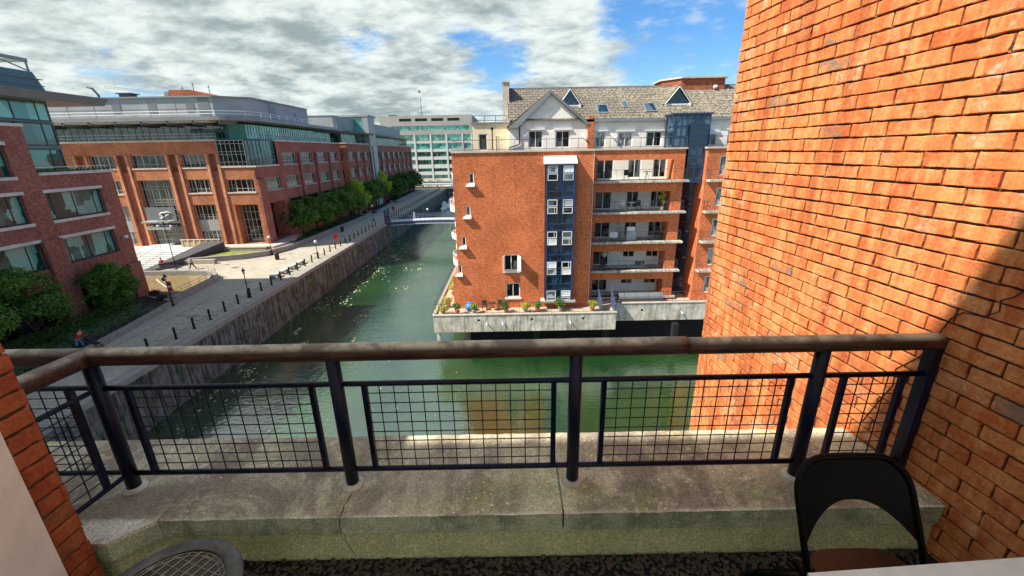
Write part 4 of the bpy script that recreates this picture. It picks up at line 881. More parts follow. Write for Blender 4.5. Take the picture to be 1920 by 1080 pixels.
# slot and glazed stair
SX0, SX1 = 15.55, 17.35
w = MB(); w.box(SX0+0.02, SX1+0.2, 44, 44.2, -1.5, 13.5); w.build('stairwell_back', 'black_void', ap)
w = MB(); w.prism([(SX0+0.05, 44), (SX0+0.05, 41.2), (SX1-0.05, 40.2), (SX1-0.05, 44)], -1.4, 13.9); w.build('stairwell_glass', 'glass_blue', ap)
w = MB()
Dg = Fac((SX0+0.05, 41.18, 0), (1.7, -1.0, 0), (-1.0, -1.7, 0))
for z in [x*1.375-1.1 for x in range(11)]: Dg.box(w, 0, 1.97, 0, 0.06, z, z+0.09)
for a in (0.0, 0.95, 1.9): Dg.box(w, a, a+0.07, 0, 0.055, -1.4, 13.6)
w.build('stairwell_frame', 'frame_blue', ap)
w = MB(); w.box(14.35, 17.55, 38.95, 43, 13.9, 16.75); w.build('stair_tower', 'glass_stair', ap)
w = MB(); Tf = Fac((14.35, 38.95, 0), (1, 0, 0), (0, -1, 0)); Tl = Fac((14.35, 38.95, 0), (0, 1, 0), (-1, 0, 0))
for z in (13.92, 14.9, 15.75, 16.6): Tf.box(w, 0, 3.2, 0, 0.05, z, z+0.1); Tl.box(w, 0, 4, 0, 0.05, z, z+0.1)
for a in (0, 0.62, 1.1, 1.7, 2.35, 3.12): Tf.box(w, a, a+0.08, 0, 0.045, 13.9, 16.7)
for a in (0.8, 1.7, 2.7, 3.9): Tl.box(w, a, a+0.08, 0, 0.045, 13.9, 16.7)
w.box(14.2, 17.7, 38.8, 43, 16.75, 16.87)
w.build('stair_tower_frame', 'frame_blue', ap)
w = MB(); Tn = Fac((15.75, 38.72, 0), (1, 0, 0), (0, -1, 0)); Tn.box(w, 0.0, 1.5, -1.2, -0.02, 11.2, 15.9); w.build('stair_shaft', 'glass_blue', ap)
w = MB()
for z in (11.2, 12.3, 13.3, 14.3, 15.1, 15.85): Tn.box(w, -0.03, 1.53, -0.1, 0.04, z, z+0.09)
for a in (0, 0.7, 1.45): Tn.box(w, a, a+0.07, -0.1, 0.035, 11.2, 15.9)
w.box(15.5, 17.3, 38.6, 40, 11.0, 11.19); w.build('stair_shaft_frame', 'frame_blue', ap)

# right hand brick block
RY = 38.2; Rb = Fac((17.3, RY, 0), (1, 0, 0), (0, -1, 0)); rh = [(1.15, 2.5, fl[k]+0.35, fl[k]+2.0) for k in range(5)]+[(4.6, 6.0, fl[k]+0.35, fl[k]+2.0) for k in range(5)]
w = MB(); Rb.wall(w, 0, 14, -0.2, 13.9, rh, 0.15); Rl = Fac((17.3, RY, 0), (0, 1, 0), (-1, 0, 0)); Rl.wall(w, 0, 8, -1.4, 13.9, []); w.build('brick_wall', 'brick_flat', ap)
for h in rh: Rb.window(ap, *h, frame='frame_white', pane='glass_curtain', rec=0.12, nv=1, fw=0.09)
w = MB(); Rb.box(w, -0.15, 14, -0.4, 0.12, 13.9, 14.06); w.build('coping', 'stone', ap)
for k in range(1, 5):
    s_ = MB(); Rb.box(s_, 0.15, 3.2, 0, 0.65, fl[k]-0.18, fl[k]); s_.build('balcony_slab', 'podium', ap)
    r_ = MB(); rails(r_, [(17.5, RY, fl[k]), (17.5, RY-0.6, fl[k]), (20.4, RY-0.6, fl[k]), (20.4, RY, fl[k])], 0.9, 0.7, 0.018, (1.0, 0.5, 0.1)); r_.build('balcony_railing', 'rail_grey', ap)
w = MB(); rails(w, [(17.6, RY+0.1, 14.06), (24, RY+0.1, 14.06)], 0.85, 1.3, 0.024, (1.0, 0.12)); w.build('terrace_railing', 'rail_grey', ap)

# white penthouse storey with gable
PY = 41.0; P = Fac((0, PY, 0), (1, 0, 0), (0, -1, 0))
ph = [(1.75, 3.1, 14.2, 15.75), (4.25, 5.6, 14.2, 15.7), (7.9, 8.9, 14.15, 15.55), (10.0, 11.4, 14.15, 15.5), (12.65, 14.1, 14.15, 15.5), (20.2, 21.2, 14.15, 15.5), (18.1, 19.2, 14.15, 15.3)]
w = MB(); P.wall(w, 0.0, 7.2, 14.0, 16.25, ph[:2], 0.15); P.wall(w, 7.75, 30, 14.0, 16.6, ph[2:], 0.15)
Pl = Fac((0, PY, 0), (0, 1, 0), (-1, 0, 0)); Pl.wall(w, 0, 10, 14, 16.6, [])
gx0, gx1, gap_ = 0.55, 6.95, (3.72, 19.0)
w.face([P.pt(gx0, 16.25), P.pt(gx1, 16.25), P.pt(gap_[0], gap_[1]-.12)])
P.box(w, gx0+.4, 7.2, 0, 0.06, 16.22, 16.30)
w.build('penthouse_wall', 'render_white', ap)
w = MB(); P.box(w, 7.2, 7.75, -0.4, 0.3, 14.0, 16.85); w.build('brick_pier', 'brick_flat', ap)
for i, h in enumerate(ph):
    P.window(ap, *h, frame='frame_white', pane='glass_curtain' if i in (2, 3, 5) else 'glass_flat', rec=0.12, nv=1, fw=0.10, name='balcony_door')
    s_ = MB(); P.box(s_, h[0]-0.15, h[1]+0.2, 0, 0.14, h[3]+0.02, h[3]+0.14); s_.build('lintel', 'frame_white', ap)
# main roof: eaves at the wall head, ridge parallel to the front
w = MB(); ez, rz, ry = 16.6, 19.9, 46.0
def roofpt(x, t): return (x, PY-0.25+(ry-PY+0.25)*t, ez+(rz-ez)*t)
w.face([roofpt(-0.1, 0), roofpt(34, 0), roofpt(34, 1), roofpt(-0.1, 1)]); w.face([(-0.1, ry, rz), (34, ry, rz), (34, 51.5, 16.5), (-0.1, 51.5, 16.5)])
w.build('roof', 'roof', ap)
w = MB(); w.box(7.2, 34, PY-0.3, PY-0.02, 16.38, 16.62); w.box(-0.1, 34, ry-0.08, ry+0.08, rz-0.02, rz+0.07)
w.build('gutter', 'eave_grey', ap)
w = MB(); w.face([(0.05, 41.02, 16.2), (0.05, 46, 19.8), (0.05, 51, 16.4), (0.05, 51, 14), (0.05, 41.02, 14)]); w.build('gable_end', 'render_white', ap)
# gable roof in front
w = MB(); d0, d1 = PY-0.35, 46.0
for sx, x0 in ((1, gx1+0.35), (-1, gx0-0.75)):
    zt = 16.2 if sx > 0 else 16.0
    a = [(x0, d0, zt), (gap_[0], d0, gap_[1]), (gap_[0], d1, gap_[1]), (x0, d1, zt)]
    a2 = [(x, y, z+0.1) for x, y, z in a]
    b_ = len(w.v)
    w.hexa([a[0], a[1], a[2], a[3], a2[0], a2[1], a2[2], a2[3]] if sx < 0 else [a[3], a[2], a[1], a[0], a2[3], a2[2], a2[1], a2[0]])
w.build('gable_roof', 'roof', ap)
w = MB()
w.face([P.pt(-0.15, 15.95, 0.36), P.pt(0.75, 15.95, 0.36), P.pt(gap_[0], 18.72, 0.36), P.pt(gap_[0], 19.06, 0.36)]); w.face([P.pt(gap_[0], 18.86, 0.36), P.pt(7.1, 16.15, 0.36), P.pt(7.3, 16.2, 0.36), P.pt(gap_[0], 19.06, 0.36)])
w.build('bargeboard', 'eave_grey', ap)
w = MB(); w.box(-0.55, 0.06, 43.6, 46.6, 16, 20.15); w.box(-0.62, 0.12, 43.5, 46.7, 20.15, 20.3); w.build('chimney', 'stone', ap)
# triangular dormers, rooflights, brick lift tower
def dormer(xc, wdt, zb, ht):
    y0 = PY-0.25+(zb-ez)/(rz-ez)*(ry-PY+0.25)-0.15
    w = MB(); w.face([(xc-wdt, y0, zb), (xc+wdt, y0, zb), (xc, y0, zb+ht)]); d = w.build('dormer', 'glass_blue', ap)
    w = MB()
    for s in (-1, 1):
        p = [(xc+s*(wdt+0.25), y0-0.15, zb-0.15), (xc, y0-0.15, zb+ht+0.1), (xc, y0+3.2, zb+ht+0.1), (xc+s*(wdt+0.25), y0+1.2, zb-0.15)]
        q = [(x, y, z+0.14) for x, y, z in p]
        w.hexa([p[0], p[1], p[2], p[3], *q] if s < 0 else [p[3], p[2], p[1], p[0], *q[::-1]])
    r_ = w.build('dormer_roof', 'roof', ap)
    w = MB()
    for s in (-1, 1): w.tube([(xc+s*(wdt+0.1), y0-0.2, zb-0.05), (xc, y0-0.2, zb+ht+0.02)], 0.045, 5); w.box(xc+s*wdt-0.09, xc+s*wdt+0.09, y0-0.2, y0, zb-0.25, zb+0.05)
    w.box(xc-wdt, xc+wdt, y0-0.12, y0, zb-0.12, zb); w.build('dormer_trim', 'frame_white', ap)
dormer(5.75, 0.95, 18.0, 1.35); dormer(15.9, 1.15, 17.95, 1.45)
def rooflight(x0, x1, t0, t1):
    w = MB(); n_ = Vector((0, -(rz-ez), ry-PY+.25)).normalized()*0.09
    p = [Vector(roofpt(x0, t0)), Vector(roofpt(x1, t0)), Vector(roofpt(x1, t1)), Vector(roofpt(x0, t1))]
    w.hexa([*p, *[q+n_ for q in p]]); fr = w.build('rooflight', 'eave_grey', ap)
    w = MB(); c = sum(p, Vector())/4; w.face([c+(q-c)*0.82+n_*1.1 for q in p]); g_ = w.build('pane', 'glass_stair'); g_.parent = fr
rooflight(8.2, 9.3, 0.16, 0.42); rooflight(10.75, 11.15, 0.32, 0.50); rooflight(12.65, 13.75, 0.18, 0.44)
w = MB(); w.prism([(15.6, 46.8), (17.0, 45.2), (21.3, 45.2), (21.3, 49), (15.6, 49)], 17.5, 20.45); w.build('lift_tower', 'brick_tower', ap)
w = MB(); w.prism([(15.4, 46.8), (16.95, 45.0), (21.5, 45.0), (21.5, 49.1), (15.4, 49.1)], 20.45, 20.6); w.build('tower_coping', 'stone', ap)
w = MB(); w.lathe((20.35, 45.1, 19.6), [(0.2, 0), (0.2, 0.08)], 10); w.box(20.2, 20.5, 45.0, 45.15, 19.5, 19.8); w.build('vent', 'white_paint', ap)
# cream annexe on the left of the roof terrace
w = MB(); A = Fac((0, 42.6, 0), (1, 0, 0), (0, -1, 0)); A.wall(w, -3.5, 0.0, 14, 16.5, [(-2.95, -2.1, 14.1, 15.6)], 0.15); Al = Fac((-3.5, 42.6, 0), (0, 1, 0), (-1, 0, 0)); Al.wall(w, 0, 9, 14, 16.5, []); w.box(-3.4, -0.1, 42.8, 51, 16.3, 16.5); A.box(w, -1.3, 0, 0, 0.4, 14.0, 15.35); w.build('annexe_wall', 'render_cream', ap)
A.window(ap, -2.95, -2.1, 14.1, 15.6, frame='frame_white', pane='glass_flat', rec=0.12, nv=0, vs=(), fw=0.09)
w = MB(); w.box(-3.65, 0, 42.45, 51.1, 16.5, 16.62); w.build('annexe_coping', 'eave_grey', ap)
w = MB(); rails(w, [(-3.4, 50, 16.62), (-3.4, 42.9, 16.62), (-0.2, 42.9, 16.62)], 0.6, 1.0, 0.03, (1.0, 0.3)); w.build('roof_railing', 'rail_grey', ap)
w = MB()
for x, y, z1, z0 in ((-1.6, 42.1, 15.9, 14.1), (0.95, 40.9, 16.1, 14.6)):
    w = MB(); w.tube([(x, y, z0), (x, y, z1)], 0.06, 6); w.lathe((x, y, z1), [(0.08, 0), (0.13, 0.05), (0.13, 0.2), (0.05, 0.26)], 8); w.build('downpipe', 'black_iron', ap) if x < 0 else None
w.tube([(0.95, 40.9, 14.6), (0.6, 40.9, 14.45), (0.0, 40.9, 14.3), (0.0, 40.9, 14.06)], 0.06, 6)
w.build('downpipe', 'black_iron', ap)
w = MB()
for x in (6.7, 9.4): w.tube([(x, 40.95, 15.3), (x+0.35, 40.6, 14.9)], 0.09, 6)
w.hexa([(17.75, 39.6, 15.1), (18.9, 39.6, 15.1), (18.9, 41, 15.1), (17.75, 41, 15.1), (18.0, 40.5, 15.7), (18.2, 40.5, 15.7), (18.2, 41, 15.7), (18.0, 41, 15.7)])
w.build('awning', 'frame_white', ap)
# curved balconies down the canal side
for (y, ks, ext) in ((43.0, (1, 2, 3), 1.25), (49.5, (0, 1, 2, 3, 4), 1.75), (57.5, (1, 2, 3, 4), 2.5)):
    for k in ks:
        z0 = fl[k]+0.0; arc = [(XL+0.05-ext*math.sin(t), y-1.7*math.cos(t)) for t in [math.pi*i/12 for i in range(13)]]
        s_ = MB(); s_.prism(arc, z0-0.2, z0); s_.build('curved_balcony', 'render_white', ap)
        s_ = MB(); sweep(s_, [(x, yy, z0) for x, yy in arc], [(-0.03, 0), (0.03, 0), (0.03, 0.42), (-0.03, 0.42)]); s_.build('curved_parapet', 'render_white', ap)
        r_ = MB(); rails(r_, [(x, yy, z0+0.4) for x, yy in arc], 0.62, 0.35, 0.02, (1.0,)); r_.build('curved_railing', 'rail_white' if k % 2 else 'rail_grey', ap)

# concrete podium over the water
pod = empty('podium_deck', (1, 38, 0), 'streaked concrete deck with drain holes carrying the terrace over the water', 'deck')
w = MB()
P1 = Fac((0, 35.0, 0), (1, 0, 0), (0, -1, 0)); P2 = Fac((0, 36.95, 0), (1, 0, 0), (0, -1, 0))
P1.wall(w, -7.15, 9.35, -1.62, 0.02, [(q-0.12, q+0.12, -0.62, -0.38, 0.3) for q in (-3.05, 1.75, 6.4)], 0.3)
P2.wall(w, 9.35, 34, -1.6, 0.15, [(q-0.12, q+0.12, -0.7, -0.45, 0.3) for q in (12.3, 19.5)], 0.3)
w.face([(-7.15, 35, -1.62), (-7.15, 35, 0.02), (-7.15, 80, 0.02), (-7.15, 80, -1.62)]); w.face([(9.35, 35, -1.62), (9.35, 36.95, -1.62), (9.35, 36.95, 0.02), (9.35, 35, 0.02)])
w.face([(-7.15, 35, -1.62), (-7.15, 80, -1.62), (9.35, 80, -1.62), (9.35, 35, -1.62)]); w.face([(9.35, 36.96, -1.6), (9.35, 80, -1.6), (34, 80, -1.6), (34, 36.96, -1.6)])
for x in range(-5, 9, 2): P1.box(w, x+0.3, x+0.33, 0, 0.012, -1.6, 0)
w.build('parapet', 'podium', pod)
w = MB(); w.box(-7.14, 9.34, 35.01, FY+1.5, -0.16, -0.07); w.box(-7.14, XL+.2, FY+1.51, 80, -0.16, -0.072); w.box(9.35, 34, 36.96, 46, -0.16, -0.068); w.build('terrace_floor', 'tile_terrace', pod)
w = MB(); w.box(-7.2, 9.4, 34.94, 35.22, 0.02, 0.09); w.box(-7.2, -6.94, 35.22, 80, 0.02, 0.088); w.box(9.36, 34, 36.89, 37.2, 0.15, 0.22); w.build('coping', 'stone', pod)
w = MB(); w.box(-7.0, -6.7, 35.3, 35.6, -6, -1.62); w.box(-6.95, -6.75, 44, 44.3, -6, -1.62); w.box(-4.2, 34, 38.0, 38.3, -7, -1.63, 1)
for x in (2, 8.5, 15): w.box(x, x+0.5, 35.9, 36.4, -6, -1.62, 1)
w.build('pillar', ['podium', 'black_void'], pod)
w = MB(); rails(w, [(-7.05, 75, 0.08), (-7.05, 35.08, 0.08), (9.3, 35.08, 0.08)], 1.0, 0.98, 0.022, (1.0, 0.1), 0.016); w.build('railing', 'rail_grey', pod)
w = MB(); rails(w, [(9.4, 37.04, 0.22), (30, 37.04, 0.22)], 1.0, 1.15, 0.024, (1.0, 0.1), 0.018)
w.build('railing', 'rail_grey', pod)
for x in (8.1, 9.3): w = MB(); w.hexa([(x-0.03, 35.2, -0.07), (x+0.03, 35.2, -0.07), (x+0.03, 37.0, -0.07), (x-0.03, 37.0, -0.07), (x-0.03, 35.2, 0.7), (x+0.03, 35.2, 0.7), (x+0.03, 37.0, 1.6), (x-0.03, 37.0, 1.6)]); w.build('privacy_screen', 'bridge_blue', pod)
for x0, x1, y in ((-0.9, 0.2, 34.97), (-2.35, -1.5, 34.97), (5.2, 6.1, 34.97), (16.0, 16.9, 36.9)):
    w = MB(); w.tube([(x0, y, -0.75), (x0+0.03, y-0.35, -0.85)], 0.06, 8); w.build('spout', 'rail_white', pod)
w = MB(); w.tube([(7.6+2, 36.4, 0.25), (8.6, 36.4, 0.25)], 0.3, 12) if False else w.tube([(10.2, 37.9, 0.45), (14.4, 37.9, 0.45)], 0.42, 14); w.tube([(10.2, 37.9, 0.45), (14.4, 37.9, 0.45)], 0.30, 12)
tag(w.build('rolled_cover', 'panel_dark'), 'long dark grey rolled cover lying on the ground floor terrace', 'cover')
w = MB(); F.box(w, XR-0.02, XR+0.03, -0.02, 0.03, 0, 13.9); w.build('corner_joint', 'stone', ap)
# ================================================================ VEGETATION
def leafcloud(mb, clumps, n, size, rnd, mi=0, squash=0.8):
    # leaf-sized faces scattered through overlapping clumps, denser at the skin of each clump
    tot = sum(c[3]**2 for c in clumps)
    for c in clumps:
        k = max(6, int(n*c[3]**2/tot))
        for _ in range(k):
            while True:
                d = Vector((rnd.gauss(0, 1), rnd.gauss(0, 1), rnd.gauss(0, 1)))
                if d.length > 0.1: break
            d.normalize(); r = c[3]*(0.5+0.5*rnd.random()**0.5)*(1+0.12*rnd.gauss(0, 1))*(1.3 if rnd.random() < .07 else 1)
            p = Vector((c[0]+d.x*r, c[1]+d.y*r, c[2]+d.z*r*squash))
            nrm = (d+Vector((rnd.gauss(0, .6), rnd.gauss(0, .6), rnd.gauss(0, .6)+0.4))).normalized()
            a = nrm.orthogonal().normalized(); a.rotate(Matrix.Rotation(rnd.random()*6.28, 3, nrm)); b = nrm.cross(a)
            s = size*(0.6+0.8*rnd.random())
            mb.face([p-a*s, p-b*s*0.5+nrm*s*0.12, p+a*s, p+b*s*0.5+nrm*s*0.12], mi)
def tree(loc, h, rad, leaf, label, group, seed, n=5200, trunk_h=None, size=0.16, lowc=0.25, cat='tree', lime=None):
    rnd = random.Random(seed)
    t = empty('tree', loc, label, cat, group); x0, y0, z0 = loc
    th = trunk_h or h*0.3
    w = MB(); top = Vector((x0+rnd.uniform(-.2, .2), y0+rnd.uniform(-.2, .2), z0+h*0.72))
    w.tube([(x0, y0, z0-0.2), (x0+rnd.uniform(-.06, .06), y0, z0+th*0.6), (x0, y0+rnd.uniform(-.1, .1), z0+th), tuple(top)], [0.17*rad/2.5, 0.13*rad/2.5, 0.11*rad/2.5, 0.03], 8)
    cl = []
    for i in range(9):
        a = i*2.4+rnd.random(); zz_ = z0+th+(h-th)*rnd.uniform(lowc*0.4, 0.62); rr = rad*rnd.uniform(0.45, 0.72)
        e = Vector((x0+rr*math.cos(a), y0+rr*math.sin(a), zz_+0.3)); s = Vector((x0, y0, z0+th*rnd.uniform(0.8, 1.5)))
        w.tube([tuple(s), tuple((s+e)/2+Vector((0, 0, 0.25))), tuple(e)], [0.07*rad/2.5, 0.05*rad/2.5, 0.02], 5)
        cl.append((e.x, e.y, e.z, rad*rnd.uniform(0.34, 0.50)))
    for i in range(8):
        a = rnd.random()*6.28; q = rnd.random(); rr = rad*0.5*rnd.random()
        cl.append((x0+rr*math.cos(a), y0+rr*math.sin(a), z0+th+(h-th)*(0.35+0.5*q), rad*rnd.uniform(0.30, 0.46)))
    cl.append((x0, y0, z0+h-rad*0.36, rad*0.34))
    for i in range(16):
        a = rnd.random()*6.28; e = rnd.uniform(-.4, 1.3); kk = rnd.uniform(.78, 1.04); cl.append((x0+rad*kk*math.cos(a)*math.cos(e), y0+rad*kk*math.sin(a)*math.cos(e), z0+th+(h-th)*0.42+(h-th)*0.46*math.sin(e), rad*rnd.uniform(0.12, 0.25)))
    w.build('trunk', 'bark', t)
    w = MB(); leafcloud(w, cl, n, size, rnd); w.build('crown', leaf, t)
    return t
row = 'trees in the row along the left quay'
tl = [(-36.3, 72.6, 6.4, 3.0), (-36.0, 77.8, 6.7, 3.0), (-35.9, 83.0, 6.9, 3.0), (-35.7, 88.6, 7.2, 3.1), (-35.6, 94.5, 7.3, 3.0)]
nm = ['largest dark green tree, nearest of the row by the brick arch', 'second dark green tree of the row along the quay', 'third dark green tree of the row, leaning over its bed wall', 'fourth dark green tree of the row, below the middle windows', 'fifth tree of the row, just before the sunlit lime green one']
for i, (x, y, h, r) in enumerate(tl): tree((x, y, 0.4), h, r, 'leaf_mid', nm[i], row, 11+i, 4600, size=0.2, trunk_h=1.5)
tree((-35.9, 99.8, 0.3), 8.0, 3.1, 'leaf_sunlit', 'bright lime green sunlit tree in the gap after the second office', row, 31, 4200, size=0.22, trunk_h=1.8)
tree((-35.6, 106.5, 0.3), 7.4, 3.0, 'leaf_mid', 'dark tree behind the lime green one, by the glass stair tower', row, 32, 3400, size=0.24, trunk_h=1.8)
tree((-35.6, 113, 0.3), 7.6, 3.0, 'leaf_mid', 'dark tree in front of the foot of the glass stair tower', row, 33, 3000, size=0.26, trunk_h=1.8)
tree((-36.6, 120.5, 0.3), 9.6, 3.4, 'leaf_sunlit', 'tall yellow green sunlit tree just beyond the stair tower', row, 34, 3400, size=0.28, trunk_h=2)
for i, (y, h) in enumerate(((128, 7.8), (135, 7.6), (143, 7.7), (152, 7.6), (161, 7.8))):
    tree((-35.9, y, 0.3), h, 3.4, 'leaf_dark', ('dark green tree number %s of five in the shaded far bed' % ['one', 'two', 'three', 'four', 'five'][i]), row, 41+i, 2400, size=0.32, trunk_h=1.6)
# trees and hedge in front of the near office
tree((-37.5, 30.4, 0.35), 6.3, 2.25, 'leaf_mid', 'big dark green tree at the left edge of the view, against the dark brick office', None, 51, 9000, size=0.11, trunk_h=0.9)
tree((-36.9, 25.6, 0.35), 6.0, 2.8, 'leaf_mid', 'dark tree partly cut by the left edge behind the handrail', None, 53, 5000, size=0.12, trunk_h=0.9)
tree((-36.8, 36.7, 0.35), 5.0, 1.9, 'leaf_mid', 'pointed green tree between two brick columns of the dark office', None, 52, 8000, size=0.10, trunk_h=0.6)
def hedge(name, pts, leaf, label, n, size, rnd_seed, cat='hedge'):
    rnd = random.Random(rnd_seed); w = MB(); cl = []
    for x, y, z, r in pts:
        for _ in range(5): cl.append((x+rnd.uniform(-.5, .5)*r, y+rnd.uniform(-.5, .5)*r, z+rnd.uniform(-.15, .25)*r, r*rnd.uniform(.45, .75)))
    leafcloud(w, cl, n, size, rnd, squash=0.7); return tag(w.build(name, leaf), label, cat)
hedge('hedge', [(-36.6, 20+k*1.25, 0.75, 1.2) for k in range(15)]+[(-34.9, 20+k*1.25, 0.55, 1.0) for k in range(14)], 'leaf_dark', 'dense dark green hedge filling the bed below the near office', 15000, 0.085, 61)
hedge('shrub_border', [(-33.4-0.05*k, 24+k*0.95, 0.5, 0.75) for k in range(14)]+[(-34.4, 30+k, 0.6, 0.8) for k in range(7)], 'leaf_grey', 'grey green low shrubs along the kerb of the near bed', 9000, 0.06, 62, 'shrubs')
hedge('red_shrub', [(-36.4, 40.6, 0.7, 0.7), (-35.6, 40.1, 0.6, 0.6)], 'leaf_red', 'dark reddish bush at the foot of the dark brick corner', 1800, 0.06, 63, 'bush')
hedge('ground_cover', [(-35.6, 66+k*1.6, 0.5, 0.9) for k in range(20)], 'leaf_dark', 'low dark shrubs under the row of quay trees', 5000, 0.12, 64, 'shrubs')
hedge('bush', [(-35.2, 131, 0.9, 1.5), (-35.2, 133.4, 0.9, 1.4)], 'leaf_dark', 'rounded dark bush at the edge of the far tree bed', 1500, 0.16, 65, 'bush')

# ================================================================ QUAYSIDE FURNITURE
grp = 'bollards along the quay edge'
def ordn(n): return '%d%s' % (n, 'th' if 10 <= n % 100 <= 20 else {1: 'st', 2: 'nd', 3: 'rd'}.get(n % 10, 'th'))
BXx = -27.25
w = MB(); w.lathe((0, 0, 0), [(0.13, 0), (0.13, 0.06), (0.09, 0.1), (0.085, 0.86), (0.11, 0.88), (0.11, 0.93), (0.07, 1.0), (0.02, 1.04)], 8)
b0 = w.build('bollard', 'black_iron'); ys = [29.0+2.045*k for k in range(68)]
i = 0
for k, y in enumerate(ys):
    if 86 < y < 90.5: continue
    b = b0 if i == 0 else b0.copy()
    if i: COL.objects.link(b)
    b.location = (BXx-(0.55 if k == 0 else 0), y, 0); i += 1
    tag(b, '%s black iron bollard on the quay edge, counted from the handrail away' % ordn(i), 'bollard', grp)
for k in range(22):
    y0, y1 = ys[k], ys[k+1]; w = MB()
    for zt, sag in ((0.82, 0.36), (0.45, 0.30)):
        w.tube([(BXx+0.02, y0+(y1-y0)*t, zt-sag*4*t*(1-t)) for t in [j/8 for j in range(9)]], 0.016, 4)
    tag(w.build('chain', 'black_iron'), 'sagging black chain span between the %s and %s bollards' % (ordn(k+1), ordn(k+2)), 'chain', 'chains between bollards')

def lamp(loc, h, label, style='lantern', banner=None):
    t = empty('street_lamp', loc, label, 'street lamp', 'street lamps on the quay'); x, y, z = loc
    w = MB(); w.lathe((x, y, z), [(0.17, 0), (0.17, 0.12), (0.11, 0.2), (0.10, 0.75), (0.07, 0.85), (0.045, 1.0), (0.038, h-0.65), (0.07, h-0.62), (0.04, h-0.55)], 10)
    if style == 'double':
        for s in (-1, 1): w.tube([(x, y, h-0.9+z)]+[(x+s*0.45*(1-math.cos(a))*0.9, y, z+h-0.9+0.55*math.sin(a)) for a in [j*math.pi/8 for j in range(1, 8)]], 0.03, 5)
        w.tube([(x, y, z+h-.6), (x, y, z+h)], 0.03, 5)
    w.build('post', 'black_iron', t)
    if style == 'lantern':
        w = MB(); w.lathe((x, y, z+h-0.55), [(0.10, 0), (0.17, 0.33), (0.15, 0.34)], 6); w.build('lantern_glass', 'lamp_glass', t)
        w = MB(); w.lathe((x, y, z+h-0.21), [(0.20, 0), (0.13, 0.1), (0.05, 0.2), (0.05, 0.26), (0.015, 0.36)], 6); w.build('lantern_cap', 'black_iron', t)
    elif style == 'globe':
        w = MB(); w.lathe((x, y, z+h-0.55), [(0.08, 0), (0.18, 0.1), (0.22, 0.22), (0.18, 0.36), (0.06, 0.43)], 10); w.build('globe', 'lamp_glass', t, True)
    else:
        for s in (-1, 1):
            w = MB(); w.lathe((x+s*0.82, y, z+h-1.25), [(0.06, 0), (0.14, 0.14), (0.16, 0.24), (0.05, 0.34)], 8); w.build('globe', 'lamp_glass', t, True)
    if banner:
        w = MB(); w.box(x+0.06, x+0.42, y-0.01, y+0.01, z+h*0.48, z+h*0.78); w.box(x+0.04, x+0.44, y-0.014, y+0.014, z+h*0.60, z+h*0.66, 1); w.build('banner', ['red_paint', 'white_paint'], t)
        w = MB(); w.tube([(x, y, z+h*.79), (x+.45, y, z+h*.79)], 0.015, 4); w.lathe((x-.12, y-.1, z+h*.82), [(.1, 0), (.16, .1), (.1, .3)], 7); w.build('banner_arm', 'black_iron', t)
    return t
lamp((-27.3, 41.1, 0), 3.1, 'black lantern lamp standing among the bollards where shade meets sunlit paving')
lamp((-33.6, 39.0, 0), 3.2, 'black lamp with a red and white banner at the corner of the shrub bed', banner=True)
lamp((-44.2, 53.4, 0), 6.7, 'tall double armed lamp in front of the dark granite wall', 'double')
lamp((-35.3, 60.4, 0), 3.0, 'slim lamp by the curving wall of the lawn', 'globe')
lamp((-27.5, 58.0, 0), 2.7, 'slim pale topped lamp post among the sunlit bollards', 'globe')
lamp((-29.8, 91.0, 0), 3.6, 'white globe lamp beside the end of the footbridge', 'globe')
lamp((-36.0, 81.0, 0.4), 3.4, 'white double globe lamp under the row of trees', 'double')

def bench(loc, label):
    t = empty('bench', loc, label, 'bench', 'stone benches behind the bollards'); x, y, z = loc
    w = MB(); w.box(x-0.3, x+0.3, y-0.8, y+0.8, z+0.38, z+0.50); w.build('seat', 'office_white', t)
    w = MB(); w.box(x-0.24, x+0.24, y-0.62, y-0.42, z, z+0.38); w.box(x-0.24, x+0.24, y+0.42, y+0.62, z, z+0.38); w.build('leg', 'granite_edge', t)
for k, y in enumerate((48.3, 50.4, 52.5, 54.6)): bench((-28.35, y, 0.005), '%s pale stone bench of the four behind the sunlit bollards' % ['nearest', 'second', 'third', 'farthest'][k])
for loc, lb in (((-28.6, 67.6, 0), 'red lifebuoy on a post near the middle of the quay'), ((-28.6, 103, 0), 'red lifebuoy on a post beyond the footbridge')):
    t = empty('lifebuoy', loc, lb, 'lifebuoy'); x, y, z = loc
    w = MB(); w.tube([(x, y, 0), (x, y, 1.9)], 0.05, 6); w.box(x-.3, x+.3, y+.02, y+.08, 0.8, 1.6); w.build('post', 'red_paint', t)
    w = MB(); w.tube([(x+.33*math.cos(a), y-.06, 1.25+.33*math.sin(a)) for a in [j*math.pi/8 for j in range(17)]], 0.07, 6, caps=False); w.build('ring', 'red_paint', t, True)

